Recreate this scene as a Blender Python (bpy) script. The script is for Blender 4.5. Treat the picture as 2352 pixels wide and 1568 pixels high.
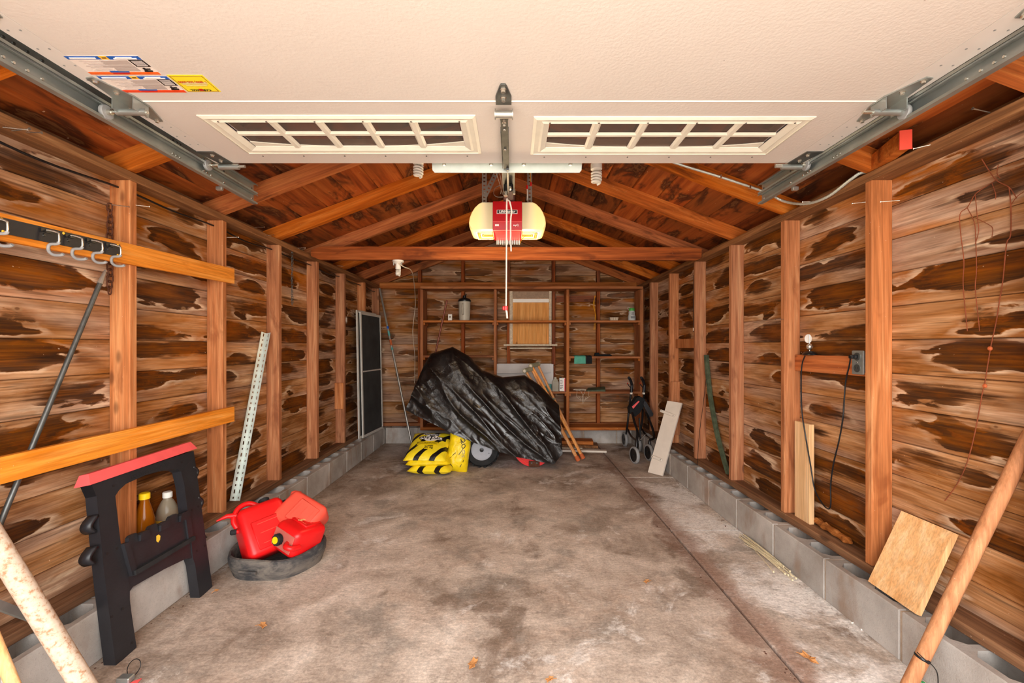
import bpy, bmesh, math, random
from mathutils import Vector, Matrix, noise as mnoise
random.seed(7)
for o in list(bpy.data.objects): bpy.data.objects.remove(o)
SC = bpy.context.scene
COL = SC.collection
V = Vector
# ------------------------------------------------------------------ camera
F, CX, CY, HC = 1020.0, 1176.0, 796.0, 1.17      # focal length and horizon in photo pixels, eye height in metres
cam_d = bpy.data.cameras.new('camera'); cam = bpy.data.objects.new('camera', cam_d); COL.objects.link(cam)
cam.location = (0, 0, HC); cam.rotation_euler = (math.pi/2, 0, 0)
cam_d.sensor_width = 36; cam_d.lens = F/2352*36; cam_d.shift_y = (CY-784)/2352; cam_d.clip_start = .02
SC.camera = cam
# ------------------------------------------------------------------ sky, sun, exposure
W = bpy.data.worlds.new('sky'); SC.world = W; W.use_nodes = True
bg = W.node_tree.nodes['Background']; bg.inputs[0].default_value = (1.0, .985, .965, 1); bg.inputs[1].default_value = 9.0
sun_d = bpy.data.lights.new('sun', 'SUN'); sun = bpy.data.objects.new('sun', sun_d); COL.objects.link(sun)
sun_d.energy = 9; sun_d.angle = math.radians(6); sun_d.color = (1, .93, .84)
sun.rotation_euler = (math.radians(24), math.radians(22), 0)
por_d = bpy.data.lights.new('door_opening_daylight', 'AREA'); por = bpy.data.objects.new('door_opening_daylight', por_d); COL.objects.link(por)
por_d.shape = 'RECTANGLE'; por_d.size = 2.66; por_d.size_y = 2.08; por_d.cycles.is_portal = True
por.location = (-.01, -.27, 1.04); por.rotation_euler = (math.pi/2, 0, 0)
vs = SC.view_settings; vs.view_transform = 'Standard'; vs.look = 'None'; vs.gamma = 1; vs.exposure = 0.16; vs.use_curve_mapping = False
# ------------------------------------------------------------------ pixel -> point helpers (2352 x 1568 frame)
def ray(px, py): return V(((px-CX)/F, 1, -(py-CY)/F))
EYE = V((0, 0, HC))
def at_y(px, py, y): return EYE + ray(px, py)*y
def at_z(px, py, z): d = ray(px, py); return EYE + d*((z-HC)/d.z)
def at_x(px, py, x): d = ray(px, py); return EYE + d*(x/d.x)
def on_plane(px, py, p, n): d = ray(px, py); return EYE + d*((p-EYE).dot(n)/d.dot(n))
# ------------------------------------------------------------------ mesh builder
ORG = {}
class MB:
    def __init__(s): s.v = []; s.f = []
    def add(s, vs, fs, M=None):
        b = len(s.v); s.v += [(M @ V(v)) if M else V(v) for v in vs]; s.f += [[b+i for i in f] for f in fs]; return s
    def box(s, x0, x1, y0, y1, z0, z1, M=None):
        vs = [(x, y, z) for z in (z0, z1) for y in (y0, y1) for x in (x0, x1)]
        return s.add(vs, [(0,2,3,1),(4,5,7,6),(0,1,5,4),(2,6,7,3),(0,4,6,2),(1,3,7,5)], M)
    def prism(s, pts, ext, M=None):
        n = len(pts); pts = [V(p) for p in pts]; e = V(ext)
        # orient outwards
        nrm = V((0,0,0))
        for i in range(n): nrm += pts[i].cross(pts[(i+1) % n])
        if nrm.dot(e) > 0: pts = pts[::-1]
        return s.add(pts+[p+e for p in pts], [list(range(n)), list(range(2*n-1, n-1, -1))]+[[i, n+i, n+(i+1) % n, (i+1) % n][::-1] for i in range(n)][::1], M)
    def tube(s, pts, r, n=8, caps=True, M=None):
        pts = [V(p) for p in pts]; m = len(pts); rs = r if isinstance(r, (list, tuple)) else [r]*m
        vs = []; fs = []; up = None
        for i, p in enumerate(pts):
            t = (pts[min(i+1, m-1)]-pts[max(i-1, 0)]).normalized()
            if up is None: up = V((0,0,1)) if abs(t.z) < .9 else V((1,0,0))
            a = t.cross(up).normalized(); b = a.cross(t).normalized(); up = b
            for k in range(n):
                q = 2*math.pi*k/n; vs.append(p+(a*math.cos(q)+b*math.sin(q))*rs[i])
        for i in range(m-1):
            for k in range(n): fs.append((i*n+k, (i+1)*n+k, (i+1)*n+(k+1) % n, i*n+(k+1) % n))
        if caps: fs += [list(range(n)), list(range(m*n-1, (m-1)*n-1, -1))]
        return s.add(vs, fs, M)
    def lathe(s, prof, n=24, M=None, close=True):
        vs = []; fs = []; m = len(prof)
        for r, z in prof:
            for k in range(n): q = 2*math.pi*k/n; vs.append((r*math.cos(q), r*math.sin(q), z))
        for i in range(m-1):
            for k in range(n): fs.append((i*n+k, i*n+(k+1) % n, (i+1)*n+(k+1) % n, (i+1)*n+k))
        if close: fs += [list(range(n))[::-1], list(range((m-1)*n, m*n))]
        return s.add(vs, fs, M)
    def rbox(s, size, r, M=None, seg=2, fn=None, cuts=0):
        bm = bmesh.new(); bmesh.ops.create_cube(bm, size=1)
        for v in bm.verts: v.co = V((v.co.x*size[0], v.co.y*size[1], v.co.z*size[2]))
        if cuts: bmesh.ops.subdivide_edges(bm, edges=bm.edges[:], cuts=cuts, use_grid_fill=True)
        if not cuts: bmesh.ops.bevel(bm, geom=bm.edges[:], offset=r, segments=seg, affect='EDGES', profile=.5)
        bm.verts.ensure_lookup_table(); bm.verts.index_update()
        vs = [v.co.copy() for v in bm.verts]
        if fn: vs = [fn(v) for v in vs]
        fs = [[v.index for v in f.verts] for f in bm.faces]; bm.free()
        return s.add(vs, fs, M)
    def grid(s, fn, nu, nv, wrap=False):
        vs = [fn(i/nu, j/nv) for i in range(nu+1) for j in range(nv+1)]
        fs = [(i*(nv+1)+j, (i+1)*(nv+1)+j, (i+1)*(nv+1)+j+1, i*(nv+1)+j+1) for i in range(nu) for j in range(nv)]
        return s.add(vs, fs)
    def mesh(s, name, mat=None, off=V((0,0,0)), smooth=None):
        me = bpy.data.meshes.new(name); me.from_pydata([tuple(v-off) for v in s.v], [], s.f); me.update()
        bm = bmesh.new(); bm.from_mesh(me); bmesh.ops.recalc_face_normals(bm, faces=bm.faces[:]); bm.to_mesh(me); bm.free()
        if smooth is not None:
            me.polygons.foreach_set('use_smooth', [True]*len(me.polygons)); me.set_sharp_from_angle(angle=math.radians(smooth))
        if mat: me.materials.append(mat)
        return me
    def build(s, name, mat, parent=None, smooth=None, origin=None):
        if parent is not None: off = ORG[parent]
        elif origin is not None: off = V(origin)
        else:
            xs = [v.x for v in s.v]; ys = [v.y for v in s.v]; zs = [v.z for v in s.v]
            off = V(((min(xs)+max(xs))/2, (min(ys)+max(ys))/2, min(zs)))
        o = bpy.data.objects.new(name, s.mesh(name, mat, off, smooth)); COL.objects.link(o)
        if parent is not None: o.parent = parent
        else: o.location = off
        ORG[o] = off
        return o
def inst(name, me, parent, loc, rot=(0,0,0)):
    o = bpy.data.objects.new(name, me); COL.objects.link(o); o.parent = parent
    o.location = V(loc)-ORG[parent]; o.rotation_euler = rot; ORG[o] = V(loc); return o
def tag(o, label, cat, group=None):
    o['label'] = label; o['category'] = cat
    if group: o['group'] = group
    return o
def struct(o, label=None):
    o['kind'] = 'structure'
    if label: o['label'] = label
    return o
def thing(name, loc, label, cat, group=None):
    e = bpy.data.objects.new(name, None); COL.objects.link(e); e.location = loc; e.empty_display_size = .05; ORG[e] = V(loc)
    return tag(e, label, cat, group)
def frame_M(o, x, y, z=None):
    x = V(x).normalized(); z = V(z) if z is not None else None
    if z is None: z = x.cross(V(y)).normalized()
    z = z.normalized(); y = z.cross(x).normalized(); x = y.cross(z).normalized(); o = V(o)
    return Matrix(((x.x,y.x,z.x,o.x),(x.y,y.y,z.y,o.y),(x.z,y.z,z.z,o.z),(0,0,0,1)))
def T(x, y, z): return Matrix.Translation((x, y, z))
def R(a, ax): return Matrix.Rotation(math.radians(a), 4, ax)
def smooth_path(pts, n=6):
    pts = [V(p) for p in pts]; out = []
    for i in range(len(pts)-1):
        p0, p1, p2, p3 = pts[max(i-1,0)], pts[i], pts[i+1], pts[min(i+2, len(pts)-1)]
        for k in range(n):
            t = k/n; out.append(.5*((2*p1)+(p2-p0)*t+(2*p0-5*p1+4*p2-p3)*t*t+(3*p1-p0-3*p2+p3)*t**3))
    return out+[pts[-1]]
def polyat(tab, u):
    u = max(0, min(1, u))*(len(tab)-1); i = min(int(u), len(tab)-2); t = u-i
    return V(tab[i]).lerp(V(tab[i+1]), t)
def text_geo(s, size=1, bold=.0, align='CENTER'):
    c = bpy.data.curves.new('t', 'FONT'); c.body = s; c.size = size; c.align_x = align; c.align_y = 'CENTER'; c.offset = bold; c.resolution_u = 3
    o = bpy.data.objects.new('t', c); COL.objects.link(o)
    dg = bpy.context.evaluated_depsgraph_get(); me = bpy.data.meshes.new_from_object(o.evaluated_get(dg))
    vs = [v.co.copy() for v in me.vertices]; fs = [list(p.vertices) for p in me.polygons]
    bpy.data.objects.remove(o); bpy.data.curves.remove(c); bpy.data.meshes.remove(me)
    return vs, fs
# ------------------------------------------------------------------ materials
def lin(c): return tuple((x/12.92 if x <= .04045 else ((x+.055)/1.055)**2.4) for x in [q/255 for q in c])
class G:
    def __init__(s, name, rough=.7, metal=0, spec=.3):
        s.m = bpy.data.materials.new(name); s.m.use_nodes = True; s.nt = s.m.node_tree
        s.b = s.nt.nodes['Principled BSDF']; s.b.inputs['Roughness'].default_value = rough; s.b.inputs['Metallic'].default_value = metal
        s.b.inputs['Specular IOR Level'].default_value = spec
    def n(s, t, **kw):
        x = s.nt.nodes.new(t)
        for k, v in kw.items(): setattr(x, k, v)
        return x
    def put(s, sock, v):
        if isinstance(v, bpy.types.NodeSocket): s.nt.links.new(v, sock)
        elif isinstance(v, (tuple, list)) and len(v) == 3 and sock.type == 'RGBA': sock.default_value = (*v, 1)
        else: sock.default_value = v
    def math(s, op, a, b=0, c=0, clamp=False):
        x = s.n('ShaderNodeMath', operation=op, use_clamp=clamp); s.put(x.inputs[0], a); s.put(x.inputs[1], b); s.put(x.inputs[2], c); return x.outputs[0]
    def pos(s): return s.n('ShaderNodeNewGeometry').outputs['Position']
    def obj(s): return s.n('ShaderNodeTexCoord').outputs['Object']
    def uv(s): return s.n('ShaderNodeTexCoord').outputs['UV']
    def rnd(s): return s.n('ShaderNodeObjectInfo').outputs['Random']
    def sep(s, v): x = s.n('ShaderNodeSeparateXYZ'); s.put(x.inputs[0], v); return x.outputs
    def comb(s, a, b, c=0): x = s.n('ShaderNodeCombineXYZ'); s.put(x.inputs[0], a); s.put(x.inputs[1], b); s.put(x.inputs[2], c); return x.outputs[0]
    def vmul(s, v, sc): x = s.n('ShaderNodeVectorMath', operation='MULTIPLY'); s.put(x.inputs[0], v); x.inputs[1].default_value = sc; return x.outputs[0]
    def vadd(s, v, w): x = s.n('ShaderNodeVectorMath', operation='ADD'); s.put(x.inputs[0], v); s.put(x.inputs[1], w); return x.outputs[0]
    def noise(s, v, scale=1, detail=3, rough=.55, dist=0):
        x = s.n('ShaderNodeTexNoise'); s.put(x.inputs['Vector'], v); x.inputs['Scale'].default_value = scale; x.inputs['Detail'].default_value = detail
        x.inputs['Roughness'].default_value = rough; x.inputs['Distortion'].default_value = dist; return x.outputs['Fac']
    def white(s, v): x = s.n('ShaderNodeTexWhiteNoise'); x.noise_dimensions = '3D'; s.put(x.inputs['Vector'], v); return x.outputs
    def voro(s, v, scale, feature='F1'):
        x = s.n('ShaderNodeTexVoronoi'); x.feature = feature; s.put(x.inputs['Vector'], v); x.inputs['Scale'].default_value = scale; return x.outputs[0]
    def step(s, v, a, b, lo=0, hi=1):
        x = s.n('ShaderNodeMapRange'); x.interpolation_type = 'SMOOTHSTEP'; s.put(x.inputs[0], v)
        for i, q in enumerate((a, b, lo, hi)): x.inputs[i+1].default_value = q
        return x.outputs[0]
    def ramp(s, f, stops):
        x = s.n('ShaderNodeValToRGB'); s.put(x.inputs[0], f); el = x.color_ramp.elements
        while len(el) < len(stops): el.new(.5)
        for e, (p, c) in zip(el, stops): e.position = p; e.color = (*lin(c), 1)
        return x.outputs[0]
    def mix(s, f, a, b, mode='MIX'):
        x = s.n('ShaderNodeMix', data_type='RGBA', blend_type=mode); s.put(x.inputs[0], f); s.put(x.inputs[6], a); s.put(x.inputs[7], b); return x.outputs[2]
    def hsv(s, c, val=1, sat=1, hue=.5):
        x = s.n('ShaderNodeHueSaturation'); s.put(x.inputs['Color'], c); s.put(x.inputs['Value'], val); s.put(x.inputs['Saturation'], sat); s.put(x.inputs['Hue'], hue); return x.outputs[0]
    def col(s, c): s.put(s.b.inputs['Base Color'], c); return s
    def rough(s, r): s.put(s.b.inputs['Roughness'], r); return s
    def bump(s, h, strength=.3, dist=.01):
        x = s.n('ShaderNodeBump'); s.put(x.inputs['Height'], h); x.inputs['Strength'].default_value = strength; x.inputs['Distance'].default_value = dist
        s.nt.links.new(x.outputs[0], s.b.inputs['Normal']); return s
def plain(name, c, rough=.6, metal=0, spec=.4, var=.12, scale=14, bump=0, bscale=60):
    g = G(name, rough, metal, spec); o = g.obj()
    n = g.noise(o, scale, 4)
    g.col(g.hsv(lin(c), g.step(n, .2, .8, 1-var, 1+var)))
    if bump: g.bump(g.noise(o, bscale, 3), bump, .004)
    return g.m
def siding(name, ax, s0, big=1.0, op=.94):
    g = G(name, .78, 0, .2); P = g.sep(g.pos()); s, z = P[ax], P[2]; rn = g.rnd()
    mu = lambda a, b: g.math('MULTIPLY', a, b)
    ad = lambda a, b: g.math('ADD', a, b)
    su = lambda a, b: g.math('SUBTRACT', a, b)
    bu = g.math('DIVIDE', su(s, s0), .61); cu = g.math('FLOOR', bu); fu = su(su(bu, cu), .5)
    bv = g.math('DIVIDE', su(z, .195), .1435); cv = g.math('FLOOR', bv); fv = su(su(bv, cv), .5)
    wc = g.sep(g.white(g.comb(cu, cv, ax*3.7))[1]); w2 = g.sep(g.white(g.comb(cv, cu, ax+9.1))[1])
    cell = mu(wc[0], 17.0)
    # each bay of each board carries its own stain: a smooth lobed blotch, sharp on one side, feathered along the grain
    warp = g.noise(g.comb(mu(s, 2.4), mu(z, 9.0), cell), 1.0, 2, .5, .4)
    fine = g.noise(g.comb(mu(s, 9), mu(z, 26), cell), 1.0, 4, .6, .5)
    streak = g.noise(g.comb(mu(s, 3.2), mu(z, 75), mu(rn, 23)), 1.0, 4, .62, .4)
    du = g.math('DIVIDE', su(fu, mu(su(wc[1], .5), .5)), ad(.24, mu(wc[2], .34)))
    dv = g.math('DIVIDE', su(fv, mu(su(w2[0], .5), .5)), ad(.24, mu(w2[1], .24)))
    e = mu(g.math('SQRT', ad(mu(du, du), mu(dv, dv))), 1/big)
    e = ad(e, mu(su(warp, .5), 3.2)); e = ad(e, mu(su(fine, .5), .75)); e = ad(e, g.step(w2[2], .70, .95, 0, .8))
    soft = g.step(g.noise(g.comb(mu(s, 2.0), mu(z, 7.0), ad(cell, 5)), 1, 2), .42, .60)          # 0: crisp outline, 1: feathered into the grain
    ef = ad(e, mu(su(streak, .5), mu(soft, 1.6)))
    crisp = g.step(e, .96, 1.05, 1, 0); feath = g.step(ef, .55, 1.35, 1, 0)
    blob = g.mix(soft, crisp, feath)
    blob = g.sep(blob)[0] if False else blob
    bl = g.n('ShaderNodeRGBToBW'); g.put(bl.inputs[0], blob); blob = bl.outputs[0]
    halo = mu(g.step(e, 1.0, 1.07), g.step(e, 1.08, 1.42, 1, 0)); halo = mu(halo, su(1.0, mu(soft, .85)))
    halo = mu(halo, g.step(g.noise(g.comb(mu(s, 3.3), mu(z, 9.0), 3.1), 1, 3), .36, .6))
    grain = g.noise(g.comb(mu(s, 4), mu(z, 150), mu(rn, 31)), 1, 4, .6, .3)
    wash = g.noise(g.comb(mu(s, 1.9), mu(z, 10), mu(rn, 11)), 1, 4, .62, .6)
    base = g.ramp(ad(mu(wash, .7), mu(streak, .3)), [(.30, (100,66,44)), (.41, (136,97,69)), (.51, (164,125,96)), (.61, (188,151,121)), (.73, (218,190,164))])
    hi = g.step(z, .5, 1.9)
    gb = g.noise(g.comb(mu(s, .9), mu(z, 4.0), ad(mu(rn, 19), 8)), 1, 2)
    base = g.mix(g.step(gb, .46, .62, 0, .6), base, g.hsv(base, 1.04, .55))
    orange = g.noise(g.comb(mu(s, 1.3), mu(z, 5.0), ad(mu(rn, 7), 4)), 1, 3)
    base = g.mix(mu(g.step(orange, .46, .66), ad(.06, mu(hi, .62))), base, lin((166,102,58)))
    inner = g.ramp(ad(mu(fine, .35), mu(g.step(e, -.6, 1.0), .55)), [(.20, (112,70,44)), (.42, (84,49,29)), (.60, (60,34,19)), (.80, (34,18,10))])
    inner = g.mix(mu(g.step(streak, .40, .68), .45), inner, lin((126,80,48))); inner = g.mix(mu(g.step(orange, .44, .62), g.step(fine, .45, .65, 0, .6)), inner, lin((140,74,28)))
    fringe = mu(g.step(ef, .8, 1.7, 1, 0), su(1.0, blob))
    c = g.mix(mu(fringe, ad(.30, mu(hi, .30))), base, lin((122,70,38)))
    c = g.mix(mu(halo, .72), c, lin((226,204,180)))
    c = g.mix(mu(blob, op), c, inner)
    kn = g.voro(g.comb(mu(s, 3.1), mu(z, 5.3), 1.7), 1.0)
    c = g.mix(g.step(kn, .04, .075, .7, 0), c, lin((150,120,96))); c = g.mix(g.step(kn, .015, .035, .8, 0), c, lin((92,64,46)))
    speck = g.noise(g.comb(s, z, 2.2), 90, 2, .5)
    c = g.mix(g.step(speck, .74, .78, 0, .6), c, lin((225,205,180)))
    gv = mu(g.step(grain, .25, .75, .74, 1.22), g.step(rn, 0, 1, .92, 1.12))
    crack = g.noise(g.comb(mu(s, 2.2), mu(z, 60), ad(mu(rn, 41), 2)), 1, 2, .5, .2); gv = mu(gv, g.step(crack, .30, .36, .55, 1))
    g.col(g.hsv(c, gv, 1.2)); g.bump(ad(grain, mu(blob, .25)), .45, .004)
    return g.m
SAT = 1.0
def lumber(name, axis, lo, mid, hi, streak, k=1.0, rough=.7, stain=.55):
    g = G(name, rough, 0, .25); o = g.obj(); P = g.sep(o); rn = g.rnd()
    sc = [30, 30, 30]; sc[axis] = 1.6; v = g.vadd(g.vmul(o, sc), g.comb(g.math('MULTIPLY', rn, 90), g.math('MULTIPLY', rn, 57), g.math('MULTIPLY', rn, 33)))
    n = g.noise(v, k, 4, .6, .6)
    sc2 = [9, 9, 9]; sc2[axis] = 2.2; v2 = g.vadd(g.vmul(o, sc2), g.comb(g.math('MULTIPLY', rn, 40), g.math('MULTIPLY', rn, 70), 5))
    n2 = g.noise(v2, 1, 4, .6, .8)
    c = g.ramp(n, [(.3, lo), (.5, mid), (.7, hi)])
    c = g.mix(g.step(n2, .54, .70, 0, stain), c, lin(streak))
    sc3 = [12, 12, 12]; sc3[axis] = 5; kn = g.voro(g.vadd(g.vmul(o, sc3), g.comb(g.math('MULTIPLY', rn, 20), 3, 1)), .55)
    c = g.mix(g.step(kn, .05, .12, .6, 0), c, lin(tuple(int(x*.55) for x in streak)))
    sp = g.noise(o, 110, 2); c = g.mix(g.step(sp, .73, .77, 0, .5), c, lin((236,214,190)))
    sg = [150, 150, 150]; sg[axis] = 4; fg = g.noise(g.vadd(g.vmul(o, sg), g.comb(g.math('MULTIPLY', rn, 60), 1, 2)), 1, 3, .6, .3)
    g.col(g.hsv(c, g.math('MULTIPLY', g.step(fg, .3, .7, .82, 1.14), g.step(rn, 0, 1, .86, 1.12)), g.step(rn, .2, .8, SAT*.96, SAT*1.05))); g.bump(n, .25, .003)
    return g.m
M = {}
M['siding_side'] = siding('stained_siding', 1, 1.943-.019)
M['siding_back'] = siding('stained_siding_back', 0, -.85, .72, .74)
M['stud'] = lumber('stud_wood', 2, (142,86,52), (178,114,74), (202,146,102), (120,64,36), stain=.6)
M['plate'] = lumber('plate_wood', 1, (96,64,42), (128,88,58), (154,112,78), (84,52,32))
M['rafter'] = lumber('rafter_wood', 0, (140,72,30), (178,96,42), (200,122,62), (92,42,14), stain=.75)
M['tie'] = lumber('tie_wood', 0, (112,56,28), (146,78,42), (172,102,60), (84,38,18), stain=.7)
M['pine'] = lumber('pine_rail', 1, (196,116,50), (222,142,66), (236,166,92), (190,104,38), stain=.5)
M['pale'] = lumber('pale_pine', 2, (222,172,116), (234,188,134), (242,204,156), (206,150,92), stain=.4)
M['shelf'] = lumber('shelf_wood', 0, (138,76,38), (174,104,56), (196,128,76), (92,46,22))
M['shelfv'] = lumber('shelf_upright_wood', 2, (138,76,38), (174,104,56), (196,128,76), (92,46,22))
M['backstud'] = lumber('back_stud_wood', 2, (110,52,24), (142,74,38), (166,96,54), (80,36,16))
def roofmat():
    g = G('roof_boards', .72, 0, .25); P = g.sep(g.pos()); rn = g.rnd()
    u = g.math('MULTIPLY', P[1], 1.5); a = g.math('MULTIPLY', P[0], 30)
    gr = g.noise(g.comb(a, u, g.math('MULTIPLY', rn, 60)), 1, 4, .6, .5)
    bl = g.noise(g.comb(g.math('MULTIPLY', P[0], 7), g.math('MULTIPLY', P[1], 2.2), g.math('MULTIPLY', rn, 37)), 1, 4, .6, .5)
    tone = g.noise(g.comb(0, g.math('MULTIPLY', P[1], .8), g.math('MULTIPLY', rn, 91)), 1, 1)
    c = g.ramp(gr, [(.3, (120,52,16)), (.5, (164,78,26)), (.7, (190,104,46))])
    c = g.mix(g.step(tone, .42, .6, .0, .55), c, lin((122,70,30)))
    c = g.mix(g.step(bl, .47, .60, 0, .88), c, lin((58,26,10)))
    c = g.mix(g.math('MULTIPLY', g.step(bl, .60, .62), g.step(bl, .62, .66, .25, 0)), c, lin((190,130,80)))
    sp = g.noise(g.pos(), 60, 2); c = g.mix(g.step(sp, .74, .77, 0, .6), c, lin((230,200,165)))
    g.col(g.hsv(c, g.step(rn, 0, 1, .55, 1.02), 1.0)); g.bump(gr, .3, .003); return g.m
M['roof'] = roofmat()
def blockmat():
    g = G('concrete_block', .92, 0, .15); p = g.pos(); n = g.noise(p, 3.2, 5, .6); f = g.noise(p, 140, 3, .7); rn = g.rnd()
    P = g.sep(p)
    c = g.ramp(n, [(.3, (146,138,130)), (.5, (172,166,160)), (.7, (196,190,184))])
    c = g.mix(g.step(g.noise(g.vmul(p, (5, 5, 2.2)), 1, 4), .52, .70, 0, .6), c, lin((142,112,88)))
    c = g.mix(g.step(f, .55, .75, 0, .35), c, lin((110,104,98)))
    g.col(g.hsv(c, g.step(rn, 0, 1, .93, 1.07))); g.bump(f, .5, .003); return g.m
M['block'] = blockmat()
M['mortar'] = plain('mortar', (168,150,132), .95, var=.2, scale=30, bump=.4)
def floormat(name, white):
    g = G(name, .82, 0, .25); p = g.pos(); P = g.sep(p)
    big = g.noise(p, 1.1, 6, .62, .5); med = g.noise(g.vadd(p, (9, 2, 0)), 3.6, 6, .68, .6); fin = g.noise(p, 34, 5, .72, .4); tiny = g.noise(p, 150, 2, .6)
    mx = g.math('ADD', g.math('MULTIPLY', big, .45), g.math('ADD', g.math('MULTIPLY', med, .40), g.math('MULTIPLY', fin, .15)))
    c = g.ramp(mx, [(.32, (108,93,81)), (.42, (154,138,124)), (.49, (186,170,156)), (.56, (210,196,183)), (.66, (236,227,218))])
    c = g.mix(g.step(g.noise(g.vadd(p, (3, 7, 0)), 2.4, 6, .66, .4), .50, .68, 0, .36), c, lin((178,148,126)))
    st = g.noise(g.vadd(p, (-4, 1, 0)), 2.1, 6, .66, .3); c = g.mix(g.step(st, .53, .66, 0, .7), c, lin((104,82,64)))
    grey = g.noise(g.vadd(p, (5, -6, 0)), 2.8, 6, .68); c = g.mix(g.step(grey, .52, .66, 0, .55), c, lin((136,130,122)))
    eff = g.noise(g.vadd(p, (1, 12, 0)), 2.6, 7, .72, .5)
    c = g.mix(g.step(eff, .52-white*.55 if white else .56, .64-white*.3 if white else .66, 0, .9 if white else .6), c, lin((238,234,230)))
    if white:
        sm = g.math('ABSOLUTE', g.math('SUBTRACT', P[0], g.math('ADD', 1.03, g.math('MULTIPLY', g.math('SUBTRACT', med, .5), .30))))
        c = g.mix(g.step(sm, .01, .13, .75, 0), c, lin((150,116,98)))
    else:
        sm = g.math('ABSOLUTE', g.math('SUBTRACT', P[0], g.math('ADD', .985, g.math('MULTIPLY', g.math('SUBTRACT', med, .5), .35))))
        c = g.mix(g.step(sm, .01, .10, .6, 0), c, lin((132,98,82)))
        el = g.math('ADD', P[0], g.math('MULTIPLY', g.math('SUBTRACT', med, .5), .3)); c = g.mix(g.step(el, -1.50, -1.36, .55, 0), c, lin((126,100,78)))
    c = g.mix(g.step(fin, .52, .74, 0, .45), c, lin((116,98,84)))
    c = g.mix(g.step(fin, .30, .42, .35, 0), c, lin((230,220,210)))
    scr = g.noise(g.vmul(p, (26, 70, 1)), 1, 5, .75, .6); sp2 = g.noise(p, 95, 3, .7)
    c = g.hsv(c, g.math('MULTIPLY', g.step(scr, .3, .7, .80, 1.16), g.step(sp2, .3, .7, .84, 1.14)), .96)
    c = g.mix(g.step(tiny, .70, .76, 0, .6), c, lin((240,234,226)))
    g.col(c); g.bump(g.math('ADD', g.math('MULTIPLY', fin, .6), g.math('MULTIPLY', med, .6)), .35, .006); return g.m
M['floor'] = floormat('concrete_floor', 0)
M['slabw'] = floormat('whitened_concrete', .16)
M['dirt'] = plain('joint_dirt', (88,58,46), .95, var=.3, scale=40, bump=.6)
def doormat():
    g = G('door_panel_paint', .55, 0, .35); p = g.pos(); f = g.noise(g.vmul(p, (1, 1, 1)), 95, 3, .6); d = g.noise(p, 1.3, 4)
    c = g.mix(g.step(d, .35, .7, 0, .3), lin((220,212,206)), lin((210,200,192)))
    c = g.mix(g.step(g.noise(p, 46, 2), .79, .81, 0, .55), c, lin((120,86,64)))
    g.col(c); g.bump(f, .32, .0035); return g.m
M['door'] = doormat()
M['stile'] = plain('door_stile_paint', (220,213,208), .45, var=.03)
M['trim'] = plain('window_trim_plastic', (230,225,210), .4, var=.05)
M['galv'] = plain('galvanised_steel', (168,174,172), .38, .75, .5, .18, 9)
M['galvl'] = plain('bright_galvanised_steel', (212,220,214), .42, .5, .5, .12, 9)
M['steel'] = plain('dark_steel', (98,100,98), .42, .7, .5, .25, 30)
M['chrome'] = plain('bright_bolt_metal', (220,216,204), .25, .9, .5, .1)
M['black'] = plain('black_plastic', (34,34,38), .45, 0, .45, .2, 10, .15, 90)
M['blackm'] = plain('black_metal', (26,26,28), .35, .2, .5, .15)
M['rubber'] = plain('black_rubber', (36,36,37), .8, 0, .3, .25, 20, .3, 60)
M['white'] = plain('white_plastic', (236,232,224), .4, 0, .45, .04)
M['bone'] = plain('painted_board', (224,212,198), .55, 0, .3, .05)
M['red'] = plain('red_plastic', (222,22,24), .38, 0, .45, .1, 8)
M['salmon'] = plain('faded_red_plastic', (238,84,66), .5, 0, .35, .1, 8)
M['pinkred'] = plain('sawhorse_red', (236,92,92), .55, 0, .35, .06)
M['opred'] = plain('opener_red', (190,8,20), .32, 0, .5, .06)
M['opred2'] = plain('opener_dark_red', (142,34,38), .35, 0, .5, .06)
M['yellow'] = plain('yellow_plastic', (250,222,24), .38, 0, .45, .07)
M['yellow2'] = plain('yellow_cap', (246,206,20), .45, 0, .4, .05)
M['green'] = plain('dark_green_paint', (76,86,66), .7, .1, .3, .4, 22)
M['teal'] = plain('teal_cloth', (92,168,146), .85, 0, .2, .12, 20, .4, 40)
M['aqua'] = plain('aqua_plastic', (96,164,160), .5, 0, .4, .08)
M['darkcloth'] = plain('black_cloth', (30,32,34), .9, 0, .2, .2, 20, .4, 40)
M['grey'] = plain('grey_plastic', (150,150,150), .5, 0, .4, .08)
M['silver'] = plain('silver_tube', (176,172,164), .35, .7, .5, .15, 6)
M['copper'] = plain('brown_tube', (126,66,48), .4, .3, .5, .15)
M['greybot'] = plain('grey_bottle', (158,150,132), .45, 0, .4, .1)
M['box'] = plain('white_cardboard', (206,202,200), .8, 0, .2, .08, 6)
M['card'] = plain('brown_cardboard', (136,86,50), .85, 0, .2, .1)
M['rope'] = plain('white_rope', (240,228,216), .8, 0, .2, .06, 60, .4, 120)
M['twine'] = plain('pale_twine', (206,190,168), .85, 0, .2, .1)
M['ycord'] = plain('yellow_cord', (226,160,30), .7, 0, .3, .1)
M['vine'] = plain('dried_vine', (132,70,44), .85, 0, .2, .3, 30)
M['straw'] = plain('dry_straw', (214,200,166), .8, 0, .2, .15, 20)
M['leaf'] = plain('dry_leaf', (188,132,80), .8, 0, .2, .3, 30)
M['rust'] = plain('rusty_iron', (96,58,40), .75, .4, .3, .35, 60, .4, 90)
M['jug'] = plain('cloudy_plastic', (186,178,162), .45, 0, .4, .08)
M['ply'] = lumber('plywood', 2, (204,138,70), (222,156,84), (234,178,110), (186,112,50), stain=.35)
M['oldpaint'] = plain('weathered_white_paint', (206,190,166), .75, 0, .2, .22, 40)
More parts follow.
